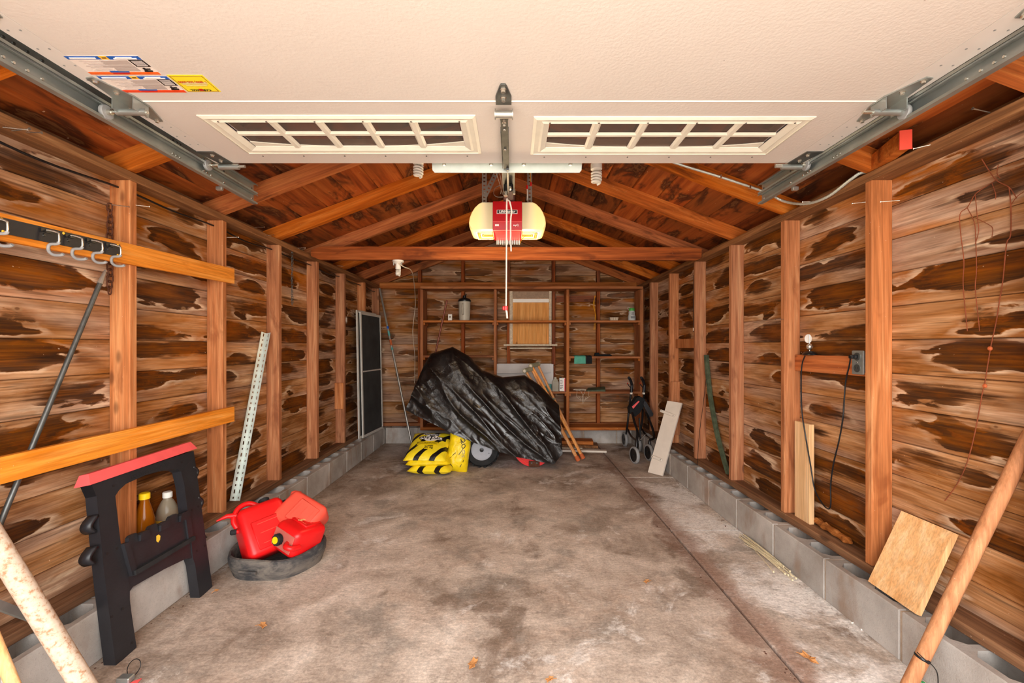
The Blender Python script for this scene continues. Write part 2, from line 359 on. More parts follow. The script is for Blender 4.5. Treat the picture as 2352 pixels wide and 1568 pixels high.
g = G('dusty_rubber', .85, 0, .25); o = g.obj(); c = g.mix(g.step(g.noise(g.vmul(o, (7, 7, 16)), 1, 5, .7, .4), .36, .68), lin((56,56,58)), lin((116,108,100))); g.col(c); g.bump(g.noise(o, 30, 4), .4, .004); M['tubrub'] = g.m
M['dusty'] = plain('dusty_red_plastic', (186,96,84), .75, 0, .25, .15, 9)
M['pole'] = lumber('dowel_wood', 2, (150,100,68), (172,120,86), (190,142,106), (122,78,52), stain=.5)
M['crutch'] = lumber('crutch_wood', 2, (206,134,76), (226,156,94), (240,178,120), (190,116,62), stain=.3)
M['pad'] = plain('crutch_pad_rubber', (150,146,120), .7, 0, .3, .25, 18)
M['screen'] = plain('insect_screen', (58,58,58), .85, 0, .25, .3, 5)
M['alu'] = plain('white_aluminium', (214,210,202), .4, .2, .5, .06)
M['tip'] = plain('orange_rubber', (190,96,52), .7, 0, .3, .1)
M['blue'] = plain('blue_print', (22,92,186), .5, 0, .4, .03)
M['orange'] = plain('orange_print', (246,106,34), .5, 0, .4, .03)
M['redorange'] = plain('red_orange_print', (240,76,34), .5, 0, .4, .03)
M['paper'] = plain('label_paper', (240,230,224), .5, 0, .4, .02)
M['ink'] = plain('black_print', (30,26,26), .5, 0, .4, .05)
M['greyink'] = plain('grey_small_print', (188,176,172), .5, 0, .4, .05)
M['whiteink'] = plain('white_print', (244,240,236), .5, 0, .4, .02)
M['redink'] = plain('red_print', (200,30,26), .5, 0, .4, .03)
M['gold'] = plain('gold_print', (246,190,56), .5, 0, .4, .03)
M['lblyellow'] = plain('yellow_label', (252,232,48), .5, 0, .4, .02)
g = G('pipe_flaking_paint', .75, 0, .25); o = g.obj(); c = g.ramp(g.noise(o, 60, 5, .65), [(.36, (176,132,100)), (.48, (204,182,160)), (.7, (216,198,180))]); g.col(c); g.bump(g.noise(o, 90, 3), .3, .002); M['pipe'] = g.m
g = G('window_pane', .06, 0, .5); g.b.inputs['Transmission Weight'].default_value = .0
tr = g.n('ShaderNodeBsdfTransparent'); tr.inputs[0].default_value = (.62, .52, .46, 1); mxs = g.n('ShaderNodeMixShader'); mxs.inputs[0].default_value = .16
g.b.inputs['Base Color'].default_value = (.55, .5, .45, 1); g.nt.links.new(tr.outputs[0], mxs.inputs[1]); g.nt.links.new(g.b.outputs[0], mxs.inputs[2])
g.nt.links.new(mxs.outputs[0], g.nt.nodes['Material Output'].inputs[0]); M['pane'] = g.m
def clear(name, c, a):
    g = G(name, .12, 0, .5); g.b.inputs['Base Color'].default_value = (*lin(c), 1)
    tr = g.n('ShaderNodeBsdfTransparent'); tr.inputs[0].default_value = (*lin(c), 1); mx = g.n('ShaderNodeMixShader'); mx.inputs[0].default_value = a
    g.nt.links.new(tr.outputs[0], mx.inputs[1]); g.nt.links.new(g.b.outputs[0], mx.inputs[2]); g.nt.links.new(mx.outputs[0], g.nt.nodes['Material Output'].inputs[0]); return g.m
M['oil'] = clear('amber_oil_bottle', (196,112,16), .45); M['clear'] = clear('clear_bottle', (220,206,180), .3); M['syrup'] = plain('yellow_label_paper', (232,190,60), .6)
g = G('lit_lens', .4, 0, .3); g.b.inputs['Base Color'].default_value = (.62, .50, .26, 1)
p = g.sep(g.pos()); d = g.math('ABSOLUTE', g.math('ADD', p[0], .031))
g.put(g.b.inputs['Emission Color'], g.mix(g.step(d, .10, .2), (1.0, .86, .70), (1.0, .70, .22)))
g.put(g.b.inputs['Emission Strength'], g.step(d, .105, .19, .10, .60)); M['lens'] = g.m
g = G('lamp_glow', .5); g.b.inputs['Base Color'].default_value = (1, .8, .4, 1); g.b.inputs['Emission Color'].default_value = (1, .66, .18, 1); g.b.inputs['Emission Strength'].default_value = 3.0; M['glow'] = g.m
def tarpmat():
    g = G('black_tarpaulin', .3, 0, .7); o = g.obj(); P = g.sep(o)
    al = g.math('SUBTRACT', g.math('MULTIPLY', P[0], .72), g.math('MULTIPLY', P[2], .69)); ac = g.math('ADD', g.math('MULTIPLY', P[0], .69), g.math('MULTIPLY', P[2], .72))
    fold = g.noise(g.comb(g.math('MULTIPLY', al, 6), g.math('MULTIPLY', ac, 26), P[1]), 1, 3, .6, .6)
    n = g.noise(o, 24, 4, .65, 1.0); big = g.noise(o, 4.2, 3)
    g.col(g.mix(g.step(g.noise(o, 3.5, 4), .4, .7, 0, .6), lin((14,12,12)), lin((28,24,23))))
    g.rough(g.step(g.noise(o, 5, 3), .3, .7, .26, .50)); g.bump(g.math('ADD', g.math('MULTIPLY', fold, .5), g.math('MULTIPLY', n, g.step(big, .44, .58, .12, .9))), .6, .012); return g.m
M['tarp'] = tarpmat()
def bagmat():
    g = G('striped_salt_bag', .34, 0, .45); u = g.sep(g.uv())
    s = g.math('ADD', u[0], g.math('MULTIPLY', u[1], -.72)); fr = g.math('FRACT', g.math('MULTIPLY', s, 2.6))
    st = g.math('MULTIPLY', g.step(fr, .56, .58), g.step(fr, .90, .92, 1, 0))
    c = g.mix(st, lin((250,224,40)), lin((26,22,20)))
    g.col(c); g.bump(g.noise(g.obj(), 30, 4, .6, .8), .5, .008); return g.m
M['bag'] = bagmat()
g = G('yellow_bag', .34, 0, .45); g.col(g.hsv(lin((248,216,22)), g.step(g.noise(g.obj(), 16, 3), .3, .7, .9, 1.1))); g.bump(g.noise(g.obj(), 26, 4, .6, .9), .55, .01); M['ybag'] = g.m
# ================================================================== the building
XL, XR, YB, YF = -1.729, 1.633, 5.56, -.30          # siding faces
XLi, XRi = -1.64, 1.544                             # inner stud faces
ZB, ZS, ZP0, ZP1 = .19, .228, 1.887, 1.925          # block top, sole plate top, top plate
YS = [1.905+.61*i for i in range(-3, 6)]            # near faces of studs and rafters
XRG, PITCH = -.048, .375                            # ridge, slope
def zroof(x): return 1.93+PITCH*(min(x-XLi, XRi-x)) # underside of rafters
ZRT = zroof(XRG)+.095                               # top of the rafters at the ridge
# ---- floor
fl = struct(MB().box(-2.0, 2.0, YF, YB, -.10, -.014).build('floor', M['dirt'], origin=(0, 2, -.1)), 'stained grey concrete garage floor')
def slab(x0, x1, y0, y1, m, dz=0):
    MB().box(x0, x1, y0, y1, -.06, dz).build('slab', m, fl)
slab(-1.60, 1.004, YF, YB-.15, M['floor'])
slab(1.016, 1.50, YF, 2.822, M['slabw'], .002); slab(1.016, 1.50, 2.838, 3.972, M['slabw'], -.001); slab(1.016, 1.60, 3.986, YB-.15, M['floor'])
# dirt line and grit along the joints
dm = MB()
for k in range(60):
    y = random.uniform(1.5, 3.9); x = 1.01+random.gauss(0, .035); r = random.uniform(.002, .006)
    dm.lathe([(r*.9, .0), (r*.6, r*.25), (.001, r*.32)], 6, T(x, y, .0)@R(random.uniform(0, 90), 'Z'))
for k in range(320):
    sd = random.random() < .55; x = (1.43-abs(random.gauss(0, .025))) if sd else (-1.53+abs(random.gauss(0, .03))); y = random.uniform(1.4, 5.2); r = random.uniform(.0015, .0045)
    dm.lathe([(r, .0), (r*.7, r*.5), (.001, r*.6)], 5, T(x, y, .0)@R(random.uniform(0, 90), 'Z'))
o = dm.build('floor_grit', M['dirt'], fl); o['kind'] = 'stuff'
# ---- driveway outside
struct(MB().box(-8, 8, -14, YF, -.12, -.02).build('driveway', plain('driveway_concrete', (196,188,176), .9, var=.1, scale=2), origin=(0, -7, -.1)), 'pale concrete driveway in front of the garage')
# ---- walls
wl = struct(MB().box(XL-.06, XL-.022, YF, YB+.05, -.05, 2.0).build('wall_left', M['plate'], origin=(XL, 2.6, 0)), 'left wall of stained horizontal boards on open studs')
wr = struct(MB().box(XR+.022, XR+.06, YF, YB+.05, -.05, 2.0).build('wall_right', M['plate'], origin=(XR, 2.6, 0)), 'right wall of stained horizontal boards on open studs')
wbm = MB(); wbm.prism([(XL-.06, YB+.022, -.05), (XR+.06, YB+.022, -.05), (XR+.06, YB+.022, zroof(XR+.06)+.09), (XRG, YB+.022, ZRT+.0), (XL-.06, YB+.022, zroof(XL-.06)+.09)], (0, .03, 0))
wb = struct(wbm.build('wall_back', M['plate'], origin=(0, YB, 0)), 'back gable wall of stained boards behind the shelving')
fm = MB(); zt = 2.06
fm.box(XL-.06, -1.335, YF-.12, YF, -.05, 2.02); fm.box(1.32, XR+.06, YF-.12, YF, -.05, 2.02)
fm.prism([(XL-.06, YF-.12, 2.02), (-1.335, YF-.12, 2.02), (-1.335, YF-.12, zt), (1.32, YF-.12, zt), (1.32, YF-.12, 2.02), (XR+.06, YF-.12, 2.02), (XRG, YF-.12, ZRT+.02)], (0, .12, 0))
wf = struct(fm.build('wall_front', M['plate'], origin=(0, YF, 0)), 'front wall framing the garage door opening')
HB = .1435
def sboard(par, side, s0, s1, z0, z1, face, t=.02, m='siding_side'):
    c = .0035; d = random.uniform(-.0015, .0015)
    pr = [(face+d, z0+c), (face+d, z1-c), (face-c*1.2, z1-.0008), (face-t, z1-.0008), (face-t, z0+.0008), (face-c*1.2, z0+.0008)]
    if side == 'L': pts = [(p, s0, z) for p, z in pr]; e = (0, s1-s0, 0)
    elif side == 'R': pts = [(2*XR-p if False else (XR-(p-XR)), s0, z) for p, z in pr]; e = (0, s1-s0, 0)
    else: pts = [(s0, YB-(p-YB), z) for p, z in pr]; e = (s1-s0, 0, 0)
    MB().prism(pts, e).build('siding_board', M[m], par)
cuts_pool = [y+.019 for y in YS]
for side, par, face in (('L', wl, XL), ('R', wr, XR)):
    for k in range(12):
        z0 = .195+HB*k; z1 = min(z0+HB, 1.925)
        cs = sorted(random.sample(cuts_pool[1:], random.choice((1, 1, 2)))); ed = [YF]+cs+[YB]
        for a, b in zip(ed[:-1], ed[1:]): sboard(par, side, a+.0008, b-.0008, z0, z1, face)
bstud = [-1.142, -.606, -.043, .515, 1.067]
k = 0
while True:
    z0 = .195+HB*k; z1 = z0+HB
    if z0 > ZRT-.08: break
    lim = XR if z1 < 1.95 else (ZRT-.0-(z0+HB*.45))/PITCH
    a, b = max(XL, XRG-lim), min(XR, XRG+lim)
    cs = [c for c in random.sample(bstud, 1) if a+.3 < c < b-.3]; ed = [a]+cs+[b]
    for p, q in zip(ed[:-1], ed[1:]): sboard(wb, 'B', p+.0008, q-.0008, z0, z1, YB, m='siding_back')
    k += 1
# studs, plates
def zmesh(name, sx, sy, h, m):
    mb = MB(); mb.rbox((sx, sy, h), .003, T(0, 0, h/2), 1); return mb.mesh(name, m)
stud_me = zmesh('stud', .089, .038, ZP0-ZS, M['stud'])
for y in YS+[YB-.09]:
    inst('stud', stud_me, wl, ((XL+XLi)/2, y+.019, ZS)); inst('stud', stud_me, wr, ((XR+XRi)/2, y+.019, ZS))
MB().rbox((.089, YB-YF, .038), .003, T((XL+XLi)/2, (YB+YF)/2, (ZP0+ZP1)/2), 1).build('top_plate', M['plate'], wl)
MB().rbox((.089, YB-YF, .038), .003, T((XR+XRi)/2, (YB+YF)/2, (ZP0+ZP1)/2), 1).build('top_plate', M['plate'], wr)
MB().rbox((.089, YB-YF, .038), .003, T((XL+XLi)/2, (YB+YF)/2, (ZB+ZS)/2), 1).build('sole_plate', M['plate'], wl)
MB().rbox((.095, YB-YF, .038), .003, T((XR+XRi)/2-.003, (YB+YF)/2, (ZB+ZS)/2), 1).build('sole_plate', M['plate'], wr)
MB().rbox((XR-XL-.19, .089, .076), .003, T((XR+XL)/2, YB-.0455, 1.925), 1).build('top_plate', M['shelf'], wb)
MB().rbox((XR-XL-.19, .089, .038), .003, T((XR+XL)/2, YB-.0455, (ZB+ZS)/2), 1).build('sole_plate', M['shelf'], wb)
bs_me = zmesh('back_stud', .04, .085, ZP0-ZS, M['backstud'])
for x in bstud:
    inst('stud', bs_me, wb, (x, YB-.045, ZS))
    h = zroof(x)+.0-1.963
    if h > .05: MB().rbox((.04, .085, h), .003, T(x, YB-.045, 1.963+h/2), 1).build('gable_stud', M['backstud'], wb)
# splice blocks and blocking nailed between studs
MB().rbox((.085, .02, .255), .003, T(-1.686, YS[7]-.012, .69), 1).build('splice_block', M['stud'], wl)
MB().rbox((.10, .02, .52), .003, T(1.60, YS[7]-.012, .57), 1).build('splice_block', M['stud'], wr)
blk = lumber('blocking_wood', 1, (150,74,30), (190,104,48), (206,126,70), (104,50,20), stain=.7)
MB().rbox((.033, .57, .09), .003, T(1.616, 2.229, 1.08), 1).build('blocking', blk, wr)
MB().rbox((.033, .57, .085), .003, T(1.616, YS[6]+.038+.286, 1.20), 1).build('blocking', M['stud'], wr)
# concrete blocks with open cores
def block_mesh(L, name):
    D, H, s = .19, .19, .032; mb = MB(); h0 = .0
    mb.rbox((L, s, H), .004, T(0, -D/2+s/2, H/2), 1); mb.box(-L/2, L/2, D/2-s, D/2, 0, H)
    for x in (-L/2+s/2, 0, L/2-s/2): mb.box(x-s/2*.95, x+s/2*.95, -D/2+s, D/2-s, 0, H*.985)
    # flared core corners
    for x in (-L/2+s, -s/2, s/2, L/2-s):
        q = .028 if x in (-L/2+s, s/2) else -.028
        mb.prism([(x, -D/2+s, 0), (x+q, -D/2+s, 0), (x, -D/2+s+.03, 0)], (0, 0, H*.985))
    mb.box(-L/2+s, L/2-s, -D/2+s, D/2-s, 0, .05)
    return mb.mesh(name, M['block'])
bl_me = block_mesh(.39, 'concrete_block')
def course(par, p0, d, n, rot, tag_off):
    for i in range(n):
        c = p0+d*(i*.40+.195); inst('concrete_block', bl_me, par, c, (0, 0, rot))
        j = p0+d*(i*.40+.395)
        a = MB(); MX = T(j.x, j.y, 0)@Matrix.Rotation(rot, 4, 'Z'); a.box(-.005, .005, -.090, .094, 0, .186, MX); a.build('mortar_joint', M['mortar'], par)
# right course phase from the joints seen at y = 2.058, 2.452, 2.859 ...
course(wr, V((XR-.095, 2.056-.40*6, 0)), V((0, 1, 0)), 19, -math.pi/2, 0)
course(wl, V((XL+.095, 1.74-.40*5, 0)), V((0, 1, 0)), 19, math.pi/2, 0)
course(wb, V((XL+.20, YB-.095, 0)), V((1, 0, 0)), 8, 0, 0)
# ---- roof
ce = MB()
for s in (-1, 1):
    X = XRG+s*1.98; e = PITCH*1.98
    ce.prism([(XRG, YF-.2, ZRT+.022), (X, YF-.2, ZRT+.022-e), (X, YF-.2, ZRT+.06-e), (XRG, YF-.2, ZRT+.06)], (0, YB-YF+.45, 0))
ce = struct(ce.build('ceiling', M['plate'], origin=(XRG, 2.6, ZRT)), 'gable roof of dark stained boards on open rafters')
bw = .182
for s in (-1, 1):
    for i in range(11):
        d0, d1 = i*bw*.985+.002, min((i+1)*bw*.985-.002, 1.97)
        cs = sorted(random.sample([y+.019 for y in YS], random.choice((1, 2, 2)))); ed = [YF-.15]+cs+[YB+.2]
        for a, b in zip(ed[:-1], ed[1:]):
            dz = random.uniform(-.001, .003); c = .004
            pr = [(d0, .012), (d0+c, dz), (d1-c, dz), (d1, .012), (d1, .02), (d0, .02)]
            pts = [(XRG+s*d, a+.001, ZRT-PITCH*d+z) for d, z in pr]
            MB().prism(pts, (0, b-a-.002, 0)).build('roof_board', M['roof'], ce)
ANG = math.atan(PITCH); RL = 1.80
for s, xf in ((-1, -1.80), (1, 1.704)):
    L = (abs(xf-XRG))/math.cos(ANG); hh = .094*math.cos(ANG); mb = MB()
    # local x runs up the slope from the foot; plumb cut at the ridge
    mb.prism([(0, 0, 0), (L, 0, 0), (L+.094*math.sin(ANG), 0, hh), (.094*math.sin(ANG), 0, hh)], (0, .04, 0)); me = mb.mesh('rafter', M['rafter'])
    for y in YS+[YB-.06]:
        if s < 0: inst('rafter', me, ce, (xf, y-.001, zroof(xf)), (0, -ANG, 0))
        else: inst('rafter', me, ce, (xf, y+.039, zroof(xf)), (0, -ANG, math.pi))
tb = MB(); tb.prism([(-1.632, 3.60, 1.905), (-1.56, 3.60, 1.876), (1.50, 3.60, 1.872), (1.538, 3.60, 1.89), (1.538, 3.60, 1.962), (1.44, 3.60, 1.975), (-1.56, 3.60, 1.982), (-1.632, 3.60, 1.955)], (0, .04, 0)); tb.build('tie_beam', M['tie'], ce)
MB().rbox((XR-XL-.4, .02, .13), .003, T(XRG, YB-.075, 2.36), 1)
# nails driven through the plates and studs
def nail(par, p, d, L=.06):
    d = V(d).normalized(); p = V(p); mb = MB(); mb.tube([p, p+d*L], .0019, 6); mb.tube([p+d*L, p+d*(L+.002)], .0045, 8); mb.build('nail', M['chrome'], par)
for px, py, x in ((310, 470, -1.64), (263, 470, -1.64), (525, 545, -1.64), (590, 522, -1.64), (612, 541, -1.64), (685, 570, -1.64), (690, 575, -1.64), (775, 610, -1.64), (35, 300, -1.64), (15, 292, -1.64), (60, 303, -1.64)):
    p = at_x(px, py, x); nail(wl, p-V((.012, 0, 0)), (1, random.uniform(-.3, .6), random.uniform(-.1, .25)))
for px, py in ((1990, 463), (2060, 460), (1800, 733), (1870, 463), (2140, 330), (2265, 258), (1768, 470)):
    p = at_x(px, py, 1.544); nail(wr, p+V((.012, 0, 0)), (-1, random.uniform(-.3, .6), random.uniform(-.1, .2)))
# ---- boarded window in the back wall
yw = 5.445
def bx(mb, x0, y0, x1, y1, d0, d1): a = at_y(x0, y0, d0); b = at_y(x1, y1, d0); mb.box(a.x, b.x, d0, d1, b.z, a.z); return mb
w1 = struct(bx(MB(), 1177, 684, 1262, 792, yw+.02, yw+.032).build('window_1', M['ply'], origin=(.23, yw, 1.17)), 'window covered with a sheet of plywood')
bx(MB(), 1170.5, 664, 1177.5, 792, yw-.02, yw+.035).build('window_frame', M['oldpaint'], w1); bx(MB(), 1261, 664, 1267, 792, yw-.02, yw+.035).build('window_frame', M['oldpaint'], w1)
bx(MB(), 1178, 686, 1261, 694, yw-.008, yw+.019).build('sash_rail', M['white'], w1)
bx(MB(), 1178, 664, 1261, 685, yw+.012, yw+.019).build('blind', plain('dusty_glass', (150,120,92), .5, var=.2, scale=30), w1)
bx(MB(), 1157, 790, 1280, 794, yw-.055, yw+.02).build('window_sill', M['oldpaint'], w1); bx(MB(), 1171, 798, 1268, 801, yw-.01, yw+.01).build('apron', M['oldpaint'], w1)
bx(MB(), 1278, 679, 1369, 693, yw+.01, yw+.03).build('blocking', M['tie'], wb)
# ================================================================== garage door, tracks, opener
ZD = 1.992                                           # underside of the open door
DX0, DX1, SL0, SL1 = -1.325, 1.309, -1.257, 1.222
gd = thing('garage_door', (0, .95, ZD), 'cream sectional garage door rolled up overhead', 'garage door')
JY = [1.992-.508*i for i in range(5)]
WIN = [(-1.12, -.13, 1.575, 1.885), (.078, 1.087, 1.585, 1.895)]
GLS = [(-1.055, -.192, 1.624, 1.828), (.138, 1.02, 1.634, 1.838)]
def hx(p): return p
for i in range(4):
    y1, y0 = JY[i]-.002, JY[i+1]+.002
    mb = MB()
    if i == 0:
        ya, yb = GLS[0][2]-.005, GLS[1][3]+.005
        mb.box(SL0, SL1, y0, ya, ZD, ZD+.04); mb.box(SL0, SL1, yb, y1, ZD, ZD+.04)
        xs = [SL0, GLS[0][0], GLS[0][1], GLS[1][0], GLS[1][1], SL1]
        for a, b in ((0, 1), (2, 3), (4, 5)): mb.box(xs[a], xs[b], ya, yb, ZD, ZD+.04)
    else: mb.box(SL0, SL1, y0, y1, ZD, ZD+.04)
    sec = mb.build('door_section', M['door'], gd)
    for a, b in ((DX0, SL0-.0015), (SL1+.0015, DX1)): MB().box(a, b, y0, y1, ZD-.001, ZD+.04).build('end_stile', M['stile'], sec)
    # rolled lip along the joint
    if i < 3: MB().prism([(SL0, y0-.002, ZD+.001), (SL0, y0+.001, ZD-.0025), (SL0, y0+.004, ZD+.001)], (SL1-SL0, 0, 0)).build('joint_lip', M['white'], sec)
    # rows of staked dimples on the stiles
    dm = MB()
    for a in (DX0+.018, DX0+.05, SL1+.03, SL1+.065):
        y = y0+.03
        while y < y1-.03: dm.lathe([(.0035, 0), (.002, .0012)], 6, T(a, y, ZD-.0022)); y += .072
    dm.build('stake_marks', M['grey'], sec)['kind'] = 'stuff'
sec0 = [c for c in gd.children][0]
for (x0, x1, y0, y1), (g0, g1, h0, h1), lab in zip(WIN, GLS, 'ab'):
    fr = MB()
    def ring(o, i, za, zb, zc, zd):                 # frustum ring: outer rect o at za, inner rect i at zb (underside), top at zc, zd
        ox0, ox1, oy0, oy1 = o; ix0, ix1, iy0, iy1 = i
        P = [(ox0, oy0, za), (ox1, oy0, za), (ox1, oy1, za), (ox0, oy1, za), (ix0, iy0, zb), (ix1, iy0, zb), (ix1, iy1, zb), (ix0, iy1, zb),
             (ox0, oy0, zc), (ox1, oy0, zc), (ox1, oy1, zc), (ox0, oy1, zc), (ix0, iy0, zd), (ix1, iy0, zd), (ix1, iy1, zd), (ix0, iy1, zd)]
        F_ = []
        for k in range(4):
            l = (k+1) % 4; F_ += [(k, l, 4+l, 4+k), (8+k, 8+l, 12+l, 12+k), (k, l, 8+l, 8+k), (4+k, 4+l, 12+l, 12+k)]
        fr.add(P, F_)
    def shr(r, d): return (r[0]+d, r[1]-d, r[2]+d, r[3]-d)
    wr_ = (x0, x1, y0, y1)
    ring(wr_, shr(wr_, .012), ZD-.003, ZD-.008, ZD, ZD)
    ring(shr(wr_, .012), shr(wr_, .030), ZD-.005, ZD-.003, ZD, ZD)
    ring(shr(wr_, .030), shr(wr_, .038), ZD-.003, ZD-.008, ZD, ZD)
    ring(shr(wr_, .038), (g0, g1, h0, h1), ZD-.008, ZD+.001, ZD+.0, ZD+.006)
    fo = fr.build('window_frame', M['trim'], gd)
    # muntins: five columns, two rows; far row closed by a shallow arch
    ym = h0+(h1-h0)*.46; mw = .034; px = [(g0+(g1-g0)*k/5) for k in range(6)]
    for k in range(1, 5):
        MB().prism([(px[k]-mw/2, h0, ZD+.004), (px[k]-mw/4, h0, ZD-.0038), (px[k]+mw/4, h0, ZD-.0038), (px[k]+mw/2, h0, ZD+.004)], (0, h1-h0, 0)).build('muntin', M['trim'], fo)
    MB().prism([(g0, ym-.016, ZD+.004), (g0, ym-.007, ZD-.003), (g0, ym+.007, ZD-.003), (g0, ym+.016, ZD+.004)], (g1-g0, 0, 0)).build('muntin', M['trim'], fo)
    arc = [(g0+(g1-g0)*t, h1+.002-.042*(abs(2*t-1))**2.4) for t in [k/16 for k in range(17)]]
    MB().prism([(g0, h1+.004, ZD+.003)]+[(x, y, ZD+.003) for x, y in arc]+[(g1, h1+.004, ZD+.003)], (0, 0, .003)).build('arch_insert', M['trim'], fo)
    for k in range(5):
        for a, b in ((h0, ym), (ym, h1)):
            MB().box(px[k]+.004, px[k+1]-.004, a+.003, b-.003, ZD+.0065, ZD+.009).build('window_pane', M['pane'], fo)
    sc = MB()
    for k in range(6):
        for yy in (y0+.026, y1+.005): sc.lathe([(.004, 0), (.002, .002)], 7, T(x0+.06+(x1-x0-.12)*k/5, yy, ZD-.012))
    sc.build('screws', M['steel'], fo)['kind'] = 'stuff'
# hinges with rollers
def lathe_x(mb, prof, p, s=1, n=16): mb.lathe(prof, n, frame_M(p, (0, 1, 0), (0, 0, 1), (s, 0, 0)))
def roller(par, p, s):                                # p: wheel centre, s: direction towards the door
    mb = MB(); lathe_x(mb, [(.010, -.007), (.022, -.007), (.024, -.003), (.024, .003), (.022, .007), (.010, .007)], p, s, 20); mb.build('roller_wheel', M['grey'], par, 40)
    mb = MB(); lathe_x(mb, [(.0095, .006), (.0095, .02), (.006, .02), (.0055, .14)], p, s, 10); mb.build('roller_stem', M['chrome'], par, 40)
for s, xe, xw in ((1, DX0, -1.357), (-1, DX1, 1.312)):
    for yj in (JY[1], JY[2]):
        xo = xe+s*.045; z = ZD-.001
        P = [(xo-.02, yj-.13, z), (xo+.005, yj-.135, z), (xo+.045, yj-.03, z), (xo+.045, yj+.03, z), (xo+.012, yj+.13, z), (xo-.012, yj+.13, z), (xo-.03, yj+.03, z), (xo-.03, yj-.03, z)]
        if s < 0: P = [(2*xo-p[0], p[1], p[2]) for p in P]
        h = MB(); h.prism(P, (0, 0, -.004))
        for a in (-.028, .04): h.box(xo+s*a-.0015, xo+s*a+.0015, yj-.032, yj+.03, z-.042, z-.003)
        ho = h.build('hinge', M['galv'], gd)
        t = MB(); t.tube([(xo-s*.04, yj, z-.038), (xo+s*.06, yj, z-.038)], .0105, 14); t.build('hinge_barrel', M['galv'], ho, 40)
        roller(ho, V((xw, yj-.0, z-.038)), s)
        b = MB()
        for dx, dy in ((0, -.12), (.012, -.06), (.012, .055), (0, .118)): b.lathe([(.009, 0), (.009, -.003), (.0065, -.004), (.006, -.010)], 6, T(xo+s*dx, yj+dy, z-.003))
        b.build('bolts', M['chrome'], ho)['kind'] = 'stuff'
    yj = JY[0]-.012; xo = xe+s*.05; z = ZD-.001
    h = MB(); P = [(xo-s*.05, yj-.115, z), (xo+s*.02, yj-.115, z), (xo+s*.028, yj+.005, z), (xo-s*.03, yj+.005, z)]; h.prism(P, (0, 0, -.004))
    ho = h.build('top_bracket', M['steel'], gd)
    t = MB(); t.tube([(xo-s*.03, yj, z-.02), (xo+s*.058, yj, z-.02)], .0115, 14); t.build('bracket_tube', M['galv'], ho, 40)
    mb = MB(); pw = V((xw, yj, z+.012-.02)); roller(ho, V((xw, yj, z-.012)), s); mb = MB(); mb.tube([(xo+s*.05, yj, z-.018), (xo+s*.085, yj, z-.018)], .0065, 10); mb.build('roller_stem_end', M['silver'], ho, 40)
    b = MB()
    for dx, dy in ((0, -.09), (.0, -.035)): b.lathe([(.009, 0), (.009, -.003), (.0065, -.004), (.006, -.010)], 6, T(xo+s*dx, yj+dy, z-.003))
    b.build('bolts', M['chrome'], ho)['kind'] = 'stuff'
# centre hinge, stile bar, operator strut and arm
xc = -.028
h = MB(); h.prism([(xc-0.0070, 1.385, ZD), (xc+0.0070, 1.385, ZD), (xc+0.0128, 1.40, ZD), (xc+0.0261, 1.455, ZD), (xc+0.0261, 1.50, ZD), (xc-0.0261, 1.50, ZD), (xc-0.0261, 1.455, ZD), (xc-0.0128, 1.40, ZD)], (0, 0, -.006))
ho = h.build('centre_hinge', M['steel'], gd)
t = MB(); t.tube([(xc-0.0302, 1.515, ZD-.03), (xc+0.0302, 1.515, ZD-.03)], .013, 14); [t.tube([(xc+a*.58, 1.515, ZD-.03), (xc+a*.58+.004, 1.515, ZD-.03)], .018, 14) for a in (-.054, .048)]; t.build('hinge_barrel', M['silver'], ho, 40)
b = MB(); [b.lathe([(.01, 0), (.01, -.004), (.007, -.006), (.007, -.014)], 8, T(xc, y, ZD-.005)) for y in (1.405, 1.455)]; b.build('bolts', M['chrome'], ho)['kind'] = 'stuff'
h = MB(); h.prism([(xc-0.0197, 1.52, ZD-.02), (xc+0.0197, 1.52, ZD-.02), (xc+0.0139, 1.57, ZD-.02), (xc+0.0128, 2.0, ZD-.02), (xc-0.0093, 2.0, ZD-.02), (xc-0.0128, 1.57, ZD-.02)], (0, 0, -.004))
h.box(xc-0.0151, xc-0.0128, 1.66, 1.99, ZD-.024, ZD); h.box(xc+0.0128, xc+0.0151, 1.66, 1.99, ZD-.024, ZD)
so = h.build('operator_bar', M['steel'], gd)
b = MB(); [b.lathe([(r, 0), (r*.8, -.004)], 8, T(xc, y, ZD-.024)) for y, r in ((1.535, .006), (1.565, .006), (1.582, .008), (1.60, .006), (1.635, .006), (1.80, .006))]; b.build('bolts', M['chrome'], so)['kind'] = 'stuff'
h = MB(); A = at_y(992, 369, 2.02); B = at_y(1337, 396, 2.02)
h.prism([(A.x+.002, 2.022, B.z+.012), (A.x+.012, 2.022, B.z), (B.x-.012, 2.022, B.z), (B.x-.002, 2.022, B.z+.012), (B.x, 2.022, A.z-.01), (B.x-.006, 2.022, A.z), (A.x+.006, 2.022, A.z), (A.x, 2.022, A.z-.01)], (0, .003, 0))
h.box(A.x+.006, B.x-.006, 1.990, 2.022, A.z-.006, A.z-.002)
so = h.build('operator_strut', M['galvl'], gd)
b = MB(); [b.lathe([(.009, 0), (.009, .003), (.006, .004), (.006, .012)], 8, frame_M(at_y(px, 377, 2.021), (1, 0, 0), (0, 0, 1), (0, -1, 0))) for px in (1020, 1128, 1203, 1310)]; b.build('bolts', M['chrome'], so)['kind'] = 'stuff'
h = MB(); h.tube([(xc+.008, 1.985, 1.965), (xc+.008, 2.1, 1.985), (xc+.006, 2.58, 2.062)], .0065, 8); h.build('door_arm', M['blackm'], gd, 40)
